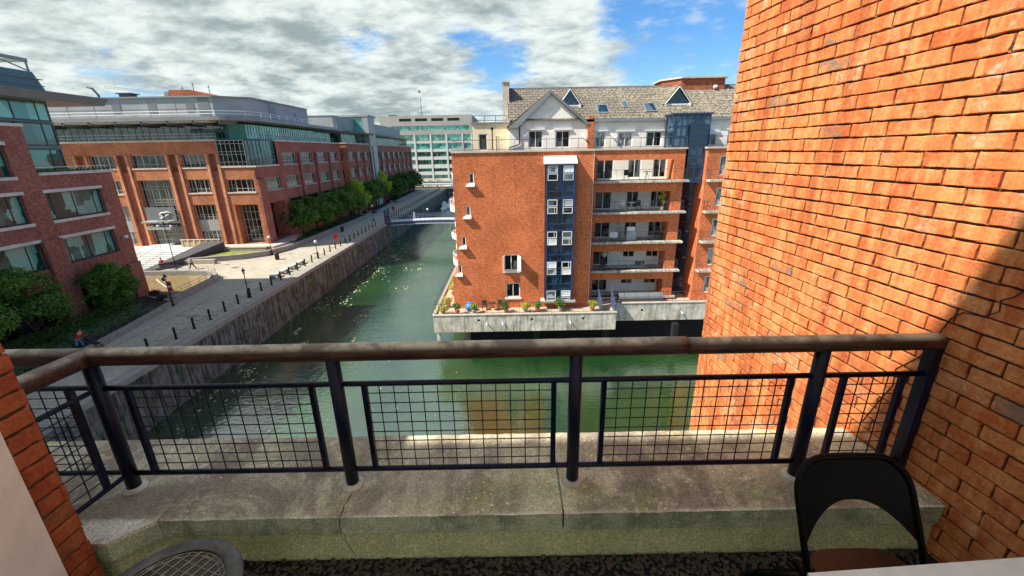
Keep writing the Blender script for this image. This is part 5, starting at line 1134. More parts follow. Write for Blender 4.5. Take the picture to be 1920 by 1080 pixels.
# ---------------------------------------------------------------- footbridge
fb = empty('footbridge', (-15, 88, 0), 'blue and white painted footbridge crossing the canal', 'bridge')
w = MB(); N = 24
def bz(x): return 0.30+0.35*math.sin(math.pi*(x+25.7)/20.9)
xs = [-25.7+20.9*i/N for i in range(N+1)]
for yy, m0 in ((87.0, 0), (89.2, 0)):
    w = MB()
    for i in range(N):
        a, b = xs[i], xs[i+1]
        w.hexa([(a, yy-.08, bz(a)-.55), (b, yy-.08, bz(b)-.55), (b, yy+.08, bz(b)-.55), (a, yy+.08, bz(a)-.55), (a, yy-.08, bz(a)), (b, yy-.08, bz(b)), (b, yy+.08, bz(b)), (a, yy+.08, bz(a))])
    w.build('girder', 'bridge_blue', fb)
w = MB()
for i in range(N):
    a, b = xs[i], xs[i+1]
    w.hexa([(a, 86.86, bz(a)+.0), (b, 86.86, bz(b)), (b, 89.34, bz(b)), (a, 89.34, bz(a)), (a, 86.86, bz(a)+.14), (b, 86.86, bz(b)+.14), (b, 89.34, bz(b)+.14), (a, 89.34, bz(a)+.14)])
    w.hexa([(a, 86.84, bz(a)-.68), (b, 86.84, bz(b)-.68), (b, 86.95, bz(b)-.68), (a, 86.95, bz(a)-.68), (a, 86.84, bz(a)-.55), (b, 86.84, bz(b)-.55), (b, 86.95, bz(b)-.55), (a, 86.95, bz(a)-.55)])
w.build('deck', 'bridge_pale', fb)
w = MB()
for yy in (86.95, 89.25): rails(w, [(x, yy, bz(x)+.14) for x in xs], 1.05, 0.87, 0.03, (1.0, 0.75, 0.4))
w.build('railing', 'bridge_blue', fb)
w = MB()
for x, y in ((-25.9, 86.9), (-25.9, 89.3), (-25.2, 86.85)): w.lathe((x, y, -0.4), [(0.28, 0), (0.28, 3.0), (0.34, 3.05), (0.25, 3.2), (0.05, 3.35)], 8)
w.build('bridge_post', 'bridge_blue', fb)
lamp((-17.6, 89.4, 0.6), 2.3, 'white globe lamp standing on the middle of the footbridge', 'globe')

# ---------------------------------------------------------------- people
def skinned(name, verts, edges, material, parent=None, sub=1):
    bm = bmesh.new(); ly = bm.verts.layers.skin.verify(); vs = []
    for i, (x, y, z, r) in enumerate(verts):
        v = bm.verts.new((x, y, z)); v[ly].radius = (r, r) if not isinstance(r, tuple) else r; v[ly].use_root = (i == 0); vs.append(v)
    for a, b in edges: bm.edges.new((vs[a], vs[b]))
    me = bpy.data.meshes.new(name); bm.to_mesh(me); bm.free()
    o = finish(name, me, material, parent); o.modifiers.new('skin', 'SKIN').use_smooth_shade = True
    s = o.modifiers.new('sub', 'SUBSURF'); s.levels = sub; s.render_levels = sub
    return o
def person(loc, face, label, top, legs, lean=0.0, stride=0.3, arms=((0.1, 0.3), (-0.1, 0.3)), hair='hair', h=1.72, group=None):
    # face: heading angle; body = one skinned mesh, clothing and hair as children
    k = h/1.72; c, s = math.cos(face), math.sin(face); x0, y0, z0 = loc
    def T(fw, sd_, z, r=0.05): return (x0+(fw*c-sd_*s)*k, y0+(fw*s+sd_*c)*k, z0+z*k, r*k if not isinstance(r, tuple) else r)
    def L(z): return lean*max(0, z-0.92)
    hip = [T(0, 0.09, 0.9, .08), T(0, -0.09, 0.9, .08)]
    V = [T(0, 0, 0.93, .12), T(L(1.15), 0, 1.15, .125), T(L(1.38), 0, 1.38, .13), T(L(1.48), 0, 1.48, .055), T(L(1.56)+.01, 0, 1.56, .075), T(L(1.64)+.015, 0, 1.64, .085)]
    E_ = [(0, 1), (1, 2), (2, 3), (3, 4), (4, 5)]
    for sgn, st_ in ((1, stride/2), (-1, -stride/2)):
        n = len(V); V += [T(0, sgn*.09, .86, .085), T(st_*.55+.04, sgn*.095, .48, .06), T(st_-(.10 if st_ < 0 else 0), sgn*.10, .09, .04), T(st_+.14, sgn*.10, .04, .035)]
        E_ += [(0, n), (n, n+1), (n+1, n+2), (n+2, n+3)]
    for sgn, (af, el) in ((1, arms[0]), (-1, arms[1])):
        n = len(V); V += [T(L(1.38), sgn*.19, 1.38, .055), T(L(1.1)+af*.4, sgn*.24, 1.13, .042), T(L(1.0)+af+el*.5, sgn*.22, 0.95+el*.35, .032), T(L(1.0)+af+el*.5+.06, sgn*.21, 0.90+el*.42, .035)]
        E_ += [(2, n), (n, n+1), (n+1, n+2), (n+2, n+3)]
    body = skinned('person', V, E_, 'skin'); tag(body, label, 'person', group)
    Vt = [tuple(v) for v in V]; gr = lambda v, e: (v[0], v[1], v[2], v[3]+e)
    skinned('top', [gr(Vt[1], .02), gr((Vt[0][0], Vt[0][1], Vt[0][2]+.02, Vt[0][3]), .025), gr(Vt[2], .02), gr(Vt[14], .018), gr(Vt[15], .016), gr(Vt[16], .012), gr(Vt[18], .018), gr(Vt[19], .016), gr(Vt[20], .012)], [(0, 1), (0, 2), (2, 3), (3, 4), (4, 5), (2, 6), (6, 7), (7, 8)], top, body)
    skinned('trousers', [gr(Vt[0], .01), gr(Vt[6], .015), gr(Vt[7], .02), gr(Vt[8], .018), gr(Vt[10], .015), gr(Vt[11], .02), gr(Vt[12], .018)], [(0, 1), (1, 2), (2, 3), (0, 4), (4, 5), (5, 6)], legs, body)
    w = MB(); hx, hy, hz_ = T(L(1.64)-.015, 0, 1.66)[:3]; w.lathe((hx, hy, hz_), [(0.088*k, -.04), (0.105*k, 0.02), (0.09*k, 0.08), (0.04*k, .115)], 10); w.build('hair', hair, body, True)
    return body
person((-41.6, 52.9, 0.0), R(-165), 'walking man in a light grey top and black trousers on the sunlit plaza', 'grey_cloth', 'black_cloth', 0.06, 0.62)
pr2 = person((-33.3, 29.35, 0.0), R(10), 'person in a red top and pale jeans bending over a pushchair on the shaded path', 'red_cloth', 'blue_jeans', 0.55, 0.45, ((0.25, 0.35), (0.25, 0.35)))
person((-20.2, 88.1, 0.75), R(0), 'person in white walking across the footbridge', 'white_cloth', 'white_cloth', 0.03, 0.4)
pc = empty('pushchair', (-32.3, 29.5, 0), 'black pushchair with a hood being pushed on the shaded path', 'pushchair')
w = MB(); x, y = -32.3, 29.5
for s in (-.24, .24):
    w.tube([(x-.62, y+s, 1.02), (x-.35, y+s, .78), (x+.32, y+s*.9, .22)], 0.02, 5); w.tube([(x-.3, y+s, .14), (x-.05, y+s, .5), (x+.2, y+s, .75)], 0.02, 5)
w.tube([(x-.62, y-.24, 1.02), (x-.62, y+.24, 1.02)], 0.022, 5); w.build('frame', 'rail_grey', pc)
w = MB(); w.hexa([(x-.25, y-.2, .42), (x+.25, y-.2, .36), (x+.25, y+.2, .36), (x-.25, y+.2, .42), (x-.28, y-.2, .5), (x+.28, y-.2, .48), (x+.28, y+.2, .48), (x-.28, y+.2, .5)]); w.hexa([(x-.3, y-.2, .45), (x-.2, y-.2, .45), (x-.2, y+.2, .45), (x-.3, y+.2, .45), (x-.42, y-.2, .95), (x-.34, y-.2, .98), (x-.34, y+.2, .98), (x-.42, y+.2, .95)]); w.build('seat', 'black_cloth', pc)
w = MB()
for a0, a1 in ((0, .5), (.5, 1.0), (1.0, 1.5)):
    P0 = [(x-.38+.42*math.sin(a), .62+.48*math.cos(a)) for a in (a0, a1)]
    w.hexa([(P0[0][0], y-.23, P0[0][1]-.02), (P0[1][0], y-.23, P0[1][1]-.02), (P0[1][0], y+.23, P0[1][1]-.02), (P0[0][0], y+.23, P0[0][1]-.02), (P0[0][0], y-.23, P0[0][1]), (P0[1][0], y-.23, P0[1][1]), (P0[1][0], y+.23, P0[1][1]), (P0[0][0], y+.23, P0[0][1])])
w.build('hood', 'black_cloth', pc)
for dx, s in ((-.3, -.26), (-.3, .26), (.33, -.2), (.33, .2)):
    w = MB(); w.tube([(x+dx+.13*math.cos(a), y+s, .14+.13*math.sin(a)) for a in [j*math.pi/6 for j in range(13)]], 0.022, 5, caps=False); w.tube([(x+dx, y+s-.03, .14), (x+dx, y+s+.03, .14)], 0.03, 5); w.build('wheel', 'black_iron', pc)
person((-45.2, 52.6, 0), R(-60), 'person in a red jacket beside the foot of the dark granite wall', 'red_cloth', 'black_cloth', 0.05, 0.3)

# ---------------------------------------------------------------- terrace plants and clutter
def potplant(loc, leaf, label, r=0.45, h=0.8, potm='pot', n=300, seed=1, cat='potted plant'):
    rnd = random.Random(seed); t = empty('potted_plant', loc, label, cat, 'potted plants on the apartment terraces'); x, y, z = loc
    w = MB(); w.lathe((x, y, z), [(0.16, 0), (0.22, 0.34), (0.24, 0.36), (0.2, 0.37)], 10); w.build('pot', potm, t)
    w = MB(); leafcloud(w, [(x+rnd.uniform(-.5, .5)*r, y+rnd.uniform(-.5, .5)*r, z+0.4+h*rnd.uniform(.2, .9), r*rnd.uniform(.4, .7)) for _ in range(7)], n, 0.075, rnd, squash=0.9); w.build('foliage', leaf, t)
    w = MB(); w.tube([(x, y, z+0.3), (x, y, z+0.4+h*.6)], 0.02, 5); w.build('stem', 'bark', t)
TZ = -0.07
pp = [(-6.3, 35.6, 'leaf_yellow', 'yellowish shrub in the front left corner of the terrace'), (-6.1, 37.4, 'leaf_yellow', 'bushy pale plant by the left side of the terrace'), (-5.0, 35.5, 'leaf_mid', 'small dark green pot plant right of the terrace corner'),
      (-3.5, 35.6, 'leaf_yellow', 'lime shrub in a pale pot in front of the blue ball'), (-0.6, 35.7, 'leaf_dark', 'dark bushy plant behind the terrace rail below the two windows'), (1.2, 35.7, 'leaf_yellow', 'pale yellow plant right of the dark terrace bush'),
      (2.3, 35.9, 'leaf_mid', 'green plant in shade left of the bay foot'), (4.4, 35.8, 'leaf_mid', 'tall spreading plant in front of the blue bay'), (7.3, 35.7, 'leaf_yellow', 'bright yellow plant beside the right end screens')]
for i, (x, y, lf, lb) in enumerate(pp): potplant((x, y, TZ), lf, lb, 0.5, 0.55 if i not in (7,) else 1.1, 'pot' if i % 2 else 'pot_clay', 420, 70+i)
for i, y in enumerate((41, 43, 46.5)): potplant((-6.1, y, TZ), 'leaf_yellow', ['nearest', 'middle', 'farthest'][i]+' pale shrub along the side terrace rail', 0.6, 0.8, 'pot', 400, 90+i)
potplant((13.9, BY+0.3, fl[3]), 'leaf_yellow', 'tall climbing yellow green plant on the third floor balcony', 0.35, 1.7, 'pot', 500, 97)
w = MB(); w.lathe((-3.95, 36.4, TZ), [(0.08, 0), (0.3, .08), (0.42, .28), (0.44, .42), (0.40, .6), (0.26, .76), (0.06, .83)], 16); tag(w.build('exercise_ball', 'blue_vinyl', None, True), 'blue ball resting on the terrace by the left brick corner', 'ball')
def chair_small(loc, label, mt='dark_wood', rot=0):
    t = empty('garden_chair', loc, label, 'chair', 'garden chairs on the apartment terraces'); x, y, z = loc
    w = MB(); w.box(x-.22, x+.22, y-.22, y+.22, z+.42, z+.46); w.build('seat', mt, t)
    w = MB(); w.box(x-.22, x+.22, y+.19, y+.23, z+.46, z+.9); w.build('backrest', mt, t)
    for a in (-.2, .2):
        for b in (-.2, .2): w = MB(); w.tube([(x+a, y+b, z), (x+a, y+b, z+.42)], .018, 5); w.build('leg', mt, t)
def table_small(loc, label, mt='dark_wood', r=.38):
    t = empty('garden_table', loc, label, 'table', 'small tables on the apartment terraces'); x, y, z = loc
    w = MB(); w.lathe((x, y, z+.70), [(r, 0), (r, .03)], 14); w.build('tabletop', mt, t)
    for a in range(3): w = MB(); w.tube([(x, y, z+.68), (x+r*.7*math.cos(a*2.1), y+r*.7*math.sin(a*2.1), z)], .018, 5); w.build('leg', mt, t)
table_small((-1.9, 36.4, TZ), 'dark round table on the terrace under the brick wall'); chair_small((-2.6, 36.5, TZ), 'dark wooden chair left of the round terrace table'); chair_small((-1.1, 36.5, TZ), 'dark wooden chair right of the round terrace table')
table_small((11.2, 39.2, fl[3]), 'small white table on the third floor balcony', 'white_paint'); chair_small((11.9, 39.2, fl[3]), 'dark chair beside the white table on the third floor balcony'); chair_small((10.4, 39.2, fl[3]), 'white chair left of the table on the third floor balcony', 'white_paint')
chair_small((10.6, 39.2, fl[4]), 'dark chair left on the top brick balcony'); table_small((12.4, 39.1, fl[4]), 'low dark table on the top brick balcony'); chair_small((14.0, 39.2, fl[2]), 'dark chair at the right end of the second floor balcony'); chair_small((8.8, 39.1, fl[1]), 'dark chair in the doorway of the first floor balcony')
w = MB(); x, y, z = 11.3, 39.0, fl[2]
w.box(x-.45, x+.45, y-.25, y+.25, z, z+.9); w.box(x-.4, x+.3, y-.2, y+.2, z+.9, z+1.25, 1); tag(w.build('storage_box', ['grey_cloth', 'white_paint']), 'pale storage boxes stacked on the second floor balcony', 'boxes')
t = empty('drying_rack', (9.6, 38.9, fl[2]), 'folding drying rack with white washing on the second floor balcony', 'drying rack'); w = MB()
for a in range(6): w.tube([(9.2+a*.16, 38.6, fl[2]+.85), (9.2+a*.16, 39.4, fl[2]+.85)], .012, 4)
for sx in (9.2, 10.0):
    w.tube([(sx, 38.6, fl[2]), (sx, 39.4, fl[2]+.85)], .015, 4); w.tube([(sx, 39.4, fl[2]), (sx, 38.6, fl[2]+.85)], .015, 4)
w.build('rack', 'rail_white', t); w = MB(); w.box(9.25, 9.95, 38.62, 38.66, fl[2]+.3, fl[2]+.86); w.box(9.3, 9.8, 39.0, 39.03, fl[2]+.35, fl[2]+.86); w.build('washing', 'white_cloth', t)
t = empty('shelf_rack', (10.35, 39.9, fl[2]), 'white shelf ladder against the wall of the second floor balcony', 'shelf'); w = MB()
for sx in (10.2, 10.5): w.tube([(sx, 39.95, fl[2]), (sx, 39.95, fl[2]+1.7)], .03, 4)
for q in range(5): w.box(10.2, 10.5, 39.85, 40.1, fl[2]+.2+q*.35, fl[2]+.23+q*.35)
w.build('frame', 'frame_white', t)
w = MB(); w.box(11.6, 12.2, BY-.47, BY-.44, fl[1]+.5, fl[1]+.93); w.box(12.25, 12.5, BY-.47, BY-.44, fl[1]+.62, fl[1]+.93); tag(w.build('hanging_cloth', 'black_cloth'), 'dark cloths hung over the first floor balcony rail', 'laundry')
t = empty('bicycle', (13.9, 39.0, fl[2]), 'dark bicycle leaning at the right end of the second floor balcony', 'bicycle')
for dx in (-.45, .45):
    w = MB(); w.tube([(13.6+dx+.3*math.cos(a), 38.75, fl[2]+.33+.3*math.sin(a)) for a in [j*math.pi/8 for j in range(17)]], .02, 5, caps=False)
    for j in range(4): w.tube([(13.6+dx+.3*math.cos(j*.785), 38.75, fl[2]+.33+.3*math.sin(j*.785)), (13.6+dx-.3*math.cos(j*.785), 38.75, fl[2]+.33-.3*math.sin(j*.785))], .004, 3)
    w.build('wheel', 'black_iron', t)
w = MB(); z = fl[2]; w.tube([(13.15, 38.75, z+.33), (13.5, 38.75, z+.33), (13.85, 38.75, z+.75), (13.35, 38.75, z+.78), (13.15, 38.75, z+.33)], .018, 5); w.tube([(13.5, 38.75, z+.33), (13.3, 38.75, z+.92)], .016, 5); w.tube([(14.05, 38.75, z+.33), (13.82, 38.75, z+.95)], .016, 5); w.tube([(13.82, 38.55, z+.97), (13.82, 38.95, z+.97)], .014, 5); w.box(13.2, 13.4, 38.7, 38.8, z+.92, z+.97); w.build('frame', 'black_iron', t)
t = person((9.05, 39.7, fl[1]), R(-90), 'person in a pale top standing in the first floor balcony doorway', 'white_cloth', 'black_cloth', 0.05, 0.1)

# ---------------------------------------------------------------- dock end: far bridge, boats, crane, gull
db = empty('dock_bridge', (-15, 176, 0), 'low pale bridge with white railing across the far end of the dock', 'bridge')
w = MB(); w.box(-44, 0, 174.5, 178, 1.3, 1.9); w.box(-44, 0, 172.3, 172.7, 0.3, 0.75, 0)
for x in range(-42, 0, 6): w.box(x, x+.5, 175, 177, -2, 1.3)
w.build('deck', 'office_white', db)
w = MB(); rails(w, [(-44, 174.6, 1.9), (0, 174.6, 1.9)], 1.3, 1.5, 0.05, (1.0, .6)); w.build('railing', 'rail_white', db)
w = MB(); 
for x in (-23.2, -21.0): w.tube([(x, 174, -4), (x, 174, 6.2)], .22, 8)
for z in (2.2, 4.2, 6.0): w.tube([(-23.2, 174, z), (-21, 174, z)], .14, 6)
w.build('gantry', 'bridge_pale', db)
hedge('dock_planting', [(-40+k*2.4, 183, 1.6, 2.0) for k in range(10)], 'leaf_grey', 'grey green planting and rocks beyond the far dock bridge', 4000, 0.3, 66, 'shrubs')
for i, (x, y, r_) in enumerate(((-23.6, 152, 5), (-22.6, 160, -10), (-21.4, 146, 20), (-19.8, 155, 0), (-22.0, 140, 30))):
    t = empty('moored_boat', (x, y, WZ), 'small %s moored boat in the shade below the far quay' % ['white', 'pale blue', 'grey hulled', 'white cabined', 'low white'][i], 'boat', 'boats moored at the end of the dock')
    hull = []
    for q in range(9):
        f_ = q/8; yy = -2.6+5.2*f_; hw = 0.95*math.sin(math.pi*min(1, .25+f_*.75)) if f_ < .99 else 0.03; hull.append((yy, hw))
    w = MB(); b = len(w.v)
    for yy, hw in hull:
        for sx, zz_ in ((-1, .75), (-.7, .1), (.7, .1), (1, .75)): w.v.append((x+sx*hw, y+yy, WZ+zz_-.12))
    for q in range(8):
        for s in range(4): s2 = (s+1) % 4; w.f.append((b+q*4+s, b+q*4+s2, b+(q+1)*4+s2, b+(q+1)*4+s)); w.m.append(0)
    w.f.append((b, b+1, b+2, b+3)); w.m.append(0); w.build('hull', 'white_paint' if i % 2 == 0 else 'bridge_pale', t)
    w = MB(); w.hexa([(x-.6, y-1.2, WZ+.6), (x+.6, y-1.2, WZ+.6), (x+.55, y+.6, WZ+.6), (x-.55, y+.6, WZ+.6), (x-.5, y-1.0, WZ+1.35), (x+.5, y-1.0, WZ+1.35), (x+.45, y+.2, WZ+1.35), (x-.45, y+.2, WZ+1.35)]); w.build('cabin', 'white_paint', t)
cr = empty('tower_crane', (-240, 300, 30), 'distant grey tower crane jib above the roof of the orange brick office', 'crane')
w = MB()
p0, p1 = Vector((-262, 300, 57.5)), Vector((-215, 300, 51.8))
for a, b in (((0, -.6), (0, -.6)), ((0, .6), (0, .6)), ((1.3, 0), (1.3, 0))): w.tube([p0+Vector((0, a[1], a[0])), p1+Vector((0, b[1], b[0]))], .14, 4)
for q in range(24):
    a = p0.lerp(p1, q/24); b = p0.lerp(p1, (q+.5)/24); c = p0.lerp(p1, (q+1)/24); w.tube([a+Vector((0, -.6, 0)), b+Vector((0, 0, 1.3)), c+Vector((0, -.6, 0))], .08, 3)
w.build('jib', 'eave_grey', cr); w = MB(); w.tube([(-222, 300, 0), (-222, 300, 54)], .8, 4); w.box(-224, -221, 299, 301, 52, 54.5); w.build('mast', 'eave_grey', cr)
gl = empty('gull', (-11.66, 60, 21.5), 'grey gull flying below the clouds above the far beige office', 'bird')
w = MB(); x, y, z = -11.66, 60, 21.5; w.lathe((x, y, z), [(0.0, 0)], 3) if False else None
w.tube([(x-.28, y, z+.0), (x-.15, y, z+.02), (x+.05, y, z), (x+.2, y, z+.03), (x+.28, y, z+.03)], [.01, .06, .075, .045, .01], 7); w.build('body', 'gull_grey', gl)
for s in (-1, 1): 
    w = MB(); w.hexa([(x-.08, y, z+.02), (x+.1, y, z+.02), (x+.12, y+s*.3, z+.22), (x-.02, y+s*.3, z+.22), (x-.08, y, z+.04), (x+.1, y, z+.04), (x+.12, y+s*.3, z+.24), (x-.02, y+s*.3, z+.24)]); w.hexa([(x-.02, y+s*.3, z+.22), (x+.12, y+s*.3, z+.22), (x-.05, y+s*.65, z+.1), (x-.1, y+s*.62, z+.1), (x-.02, y+s*.3, z+.24), (x+.12, y+s*.3, z+.24), (x-.05, y+s*.65, z+.115), (x-.1, y+s*.62, z+.115)]); w.build('wing', 'gull_grey', gl)

# floating scum and leaves on the water
rnd = random.Random(5); w = MB()
def patch(x, y, r):
    n = 9; w.face([(x+r*rnd.uniform(.5, 1.1)*math.cos(2*math.pi*k/n)*0.8, y+r*rnd.uniform(.5, 1.1)*math.sin(2*math.pi*k/n)*1.3, WZ+.012+rnd.random()*.004) for k in range(n)])
for _ in range(420):
    y = rnd.uniform(22, 95); x = QX+abs(rnd.gauss(0, 1))*3.2+0.4
    cl_ = math.sin(y*.35+x*.4)+math.sin(y*.11)
    if cl_ < -.2: continue
    for q in range(rnd.choice((1, 2, 4))): patch(x+rnd.gauss(0, .35), y+rnd.gauss(0, .5), rnd.choice((.05, .07, .10, .16)))
for _ in range(20):
    cy_ = rnd.uniform(34, 88); cx_ = QX+rnd.uniform(2.5, 11)+(60-cy_)*-.03
    sp_ = rnd.uniform(.3, 1.0)
    for q in range(int(5+10*sp_)): patch(cx_+rnd.gauss(0, sp_*.55), cy_+rnd.gauss(0, sp_*1.0), rnd.uniform(.05, .22))
for _ in range(60): patch(rnd.uniform(-16, -2), rnd.uniform(6, 40), rnd.uniform(.04, .1))
M['scum'] = plain('scum', (0.30, 0.33, 0.20), 0.8, var=.4, vs=1.5)
tag(w.build('floating_debris', 'scum'), kind='stuff')
# weeds growing from the quay wall
rnd = random.Random(9); w = MB()
for y in [rnd.uniform(28, 110) for _ in range(26)]:
    r_ = rnd.uniform(.15, .4); leafcloud(w, [(QX+.12, y, rnd.uniform(-3, -.6), r_)], 60, .06, rnd)
tag(w.build('wall_weeds', 'leaf_mid'), kind='stuff')
# ================================================================ THE BALCONY WE STAND ON
# right wall: every brick of the visible face is modelled
WA = R(4.7); WP = Vector((2.17, 1.88, 0)); WU = Vector((-math.sin(WA), math.cos(WA), 0)); WN = Vector((-math.cos(WA), -math.sin(WA), 0))
WF = Fac(WP, WU, WN)
CH, BL = 0.0808, 0.2425
def brickface(mb, Fc, a0, a1, z0, z1, zref, aref, rnd, gap=0.0105, deep=0.012, rnd_edge=0.0035):
    k0 = math.floor((z0-zref)/CH); k1 = math.ceil((z1-zref)/CH)
    for k in range(k0, k1):
        zb = zref+k*CH; off = aref+(BL/2 if k % 2 else 0)
        j0 = math.floor((a0-off)/BL); j1 = math.ceil((a1-off)/BL)
        for j in range(j0, j1):
            A0 = max(off+j*BL+gap/2, a0); A1 = min(off+(j+1)*BL-gap/2, a1)
            if A1-A0 < 0.02: continue
            B0, B1 = zb+gap/2+rnd.uniform(-.0018, .0018), zb+CH-gap/2+rnd.uniform(-.0018, .0018); pr_ = rnd.uniform(-.002, .002)
            NX, NZ = 9, 4; e = rnd_edge
            us = [A0, A0+e]+[A0+e+(A1-A0-2*e)*i/(NX-3) for i in range(1, NX-3)]+[A1-e, A1]
            zs = [B0, B0+e, (B0+B1)/2, B1-e, B1]
            b = len(mb.v); J = {}
            for zi, z in enumerate(zs):
                for ui, u in enumerate(us):
                    edge = ui in (0, len(us)-1) or zi in (0, len(zs)-1)
                    ju = rnd.gauss(0, .0016) if edge or ui in (1, len(us)-2) else 0; jz = rnd.gauss(0, .0015) if edge or zi in (1, len(zs)-2) else 0
                    d = pr_-(e*0.8 if edge else 0)+rnd.gauss(0, .0006)
                    mb.v.append(tuple(Fc.pt(u+ju, z+jz, d)))
            nu = len(us)
            def q(*ids): mb.f.append(ids if FL else ids[::-1]); mb.m.append(0)
            FL = Fc.u.cross(Vector((0, 0, 1))).dot(Fc.n) > 0
            for zi in range(len(zs)-1):
                for ui in range(nu-1): q(b+zi*nu+ui, b+zi*nu+ui+1, b+(zi+1)*nu+ui+1, b+(zi+1)*nu+ui)
            # sides into the joint
            ring = [zi*nu for zi in range(len(zs)-1, -1, -1)][:-1]+[ui for ui in range(nu)][:-1]+[zi*nu+nu-1 for zi in range(len(zs))][:-1]+[(len(zs)-1)*nu+ui for ui in range(nu-1, -1, -1)][:-1]
            s0 = len(mb.v)
            for r in ring: p = Vector(mb.v[b+r]); mb.v.append(tuple(p-Fc.n*(deep+.004)))
            for i in range(len(ring)):
                i2 = (i+1) % len(ring); q(b+ring[i2], b+ring[i], s0+i, s0+i2)
rw = empty('brick_wall', (2.1, 3, 12), 'big orange brick wall on the right with recessed dark mortar joints, half in sun and half in shade', 'wall')
rnd = random.Random(3); w = MB()
aend = (4.03-1.88)/math.cos(WA)
brickface(w, WF, -1.0, aend, 10.6, 16.3, 14.041, aend-BL*0.35, rnd)
w.build('brickwork', 'brick_close', rw)
w = MB(); WF.box(w, -4, aend-0.006, -0.30, -0.0155, -6, 19.9); w.build('mortar_joints', 'mortar_close', rw)
w = MB(); WF.box(w, -4, aend, -0.009, 0.0, -6, 10.55); WF.box(w, -4, aend, -0.009, 0.0, 16.35, 19.9); WF.box(w, -4, -1.0, -0.009, 0.0, 10.55, 16.35)
w.box(2.5, 14, -6, 3.9, -6, 19.95); w.build('building_body', 'render_white', rw)  # unseen body, coloured pale to bounce neutral light
# thin cable on the wall, hanging loose by the rail
w = MB(); ck = [(.42, 13.42), (.40, 13.36), (.33, 13.30), (.25, 13.27), (.18, 13.20), (.10, 13.16), (.02, 13.10), (-.01, 13.02)]
ck = [(-.22, 13.42), (-.18, 13.36), (-.14, 13.33), (-.15, 13.28), (-.10, 13.235), (-.02, 13.225), (.02, 13.18), (.10, 12.93), (.16, 12.85), (.20, 12.80), (.19, 12.70), (.22, 12.62), (.26, 12.5), (.30, 12.38)]
w.tube([tuple(WF.pt(a, z, .006)) for a, z in ck], 0.0028, 5); tag(w.build('cable', 'black_iron'), 'thin black cable trailing down the orange brick wall behind the rail end', 'cable')

# ledge (kerb slab), upstand, gravel floor
LZ = 12.25
w = MB(); rnd = random.Random(8)
def ledge_piece(x0, x1, yl, mb):
    nx = max(2, int((x1-x0)/.05)); ny = 12; b = len(mb.v)
    for i in range(nx+1):
        for j in range(ny+1):
            x = x0+(x1-x0)*i/nx; y = yl+(2.30-yl)*j/ny; e = 0.006 if j in (0, ny) else 0
            mb.v.append((x, y+(rnd.gauss(0, .0015) if j in (0, ny) else 0), LZ-e+rnd.gauss(0, .0008)))
    for i in range(nx):
        for j in range(ny): mb.f.append((b+i*(ny+1)+j, b+(i+1)*(ny+1)+j, b+(i+1)*(ny+1)+j+1, b+i*(ny+1)+j+1)); mb.m.append(0)
ldg = empty('balcony_ledge', (0, 2, LZ), 'weathered concrete ledge under the blue railing, mottled brown and green with pale lichen', 'ledge')
w = MB(); ledge_piece(-1.82, 0.236, 1.66, w); ledge_piece(0.244, 2.18, 1.66, w)
w.build('top_surface', 'ledge_top', ldg)
w = MB(); w.prism([(-4.5, 1.53), (-1.97, 1.53), (-1.825, 1.657), (-1.825, 2.30), (-4.5, 2.30)], LZ-.02, LZ-.001); w.build('left_slab', 'ledge_top', ldg)
w = MB()
w.box(-1.82, 0.235, 1.662, 2.295, LZ-.115, LZ-.008); w.box(0.245, 2.18, 1.662, 2.295, LZ-.115, LZ-.008); w.prism([(-4.5, 1.532), (-1.968, 1.532), (-1.822, 1.659), (-1.822, 2.298), (-4.5, 2.298)], LZ-.115, LZ-.021)
w.build('lip', 'ledge_face', ldg)
w = MB(); w.box(0.225, 0.255, 1.70, 2.28, LZ-.11, LZ-.012); w.build('joint_filler', 'whitewash', ldg)
w = MB(); w.box(-1.7, 2.2, 1.685, 2.2, 11.5, LZ-.116); w.prism([(-4.5, 1.56), (-1.98, 1.56), (-1.85, 1.69), (-1.7, 1.69), (-1.7, 2.2), (-4.5, 2.2)], 11.5, LZ-.1165); w.build('upstand', 'upstand_face', ldg)
w = MB(); w.box(-4.5, 2.4, -2.2, 1.69, 11.6, 11.93); tag(w.build('balcony_floor', 'black_void'), kind='structure')
w = MB(); rnd = random.Random(12)
for _ in range(4200):
    x = rnd.uniform(-1.9, 2.15); y = 1.675-abs(rnd.gauss(0, .22)); s = rnd.uniform(.006, .014); z = 11.935+rnd.uniform(0, .010)
    w.lathe((x, y, z), [(s*.5, -s*.3), (s, 0), (s*.6, s*.5)], 6)
M['pebble'] = plain('pebble', (0.060, 0.043, 0.033), 0.5, var=.75, vs=50)
tag(w.build('gravel', 'pebble'), kind='stuff')

w = MB(); rnd = random.Random(21); P_ = [(-.885, 1.83, LZ+.001)]
for q in range(9): P_.append((P_[-1][0]+rnd.uniform(-.012, .008), 1.83-.019*(q+1), LZ+.001))
w.tube(P_, .0016, 4); P_ = [(P_[-1][0], 1.659, LZ-.008)]
for q in range(6): P_.append((P_[-1][0]+rnd.uniform(-.006, .010), 1.660, LZ-.008-.017*(q+1)))
w.tube(P_, .0016, 4); P_ = [(P_[-1][0], 1.684, LZ-.118)]
for q in range(7): P_.append((P_[-1][0]+rnd.uniform(-.004, .014), 1.684, LZ-.118-.026*(q+1)))
w.tube(P_, .0014, 4); w.build('crack', 'black_void', ldg)
w = MB()
for _ in range(70):
    x = rnd.uniform(-1.7, 2.1); y = rnd.uniform(1.68, 2.28); s = rnd.uniform(.002, .006)
    w.lathe((x, y, LZ), [(s, -.001), (s*.9, s*.5), (s*.3, s*.8)], 6)
w.build('grit', 'whitewash', ldg)['kind'] = 'stuff'
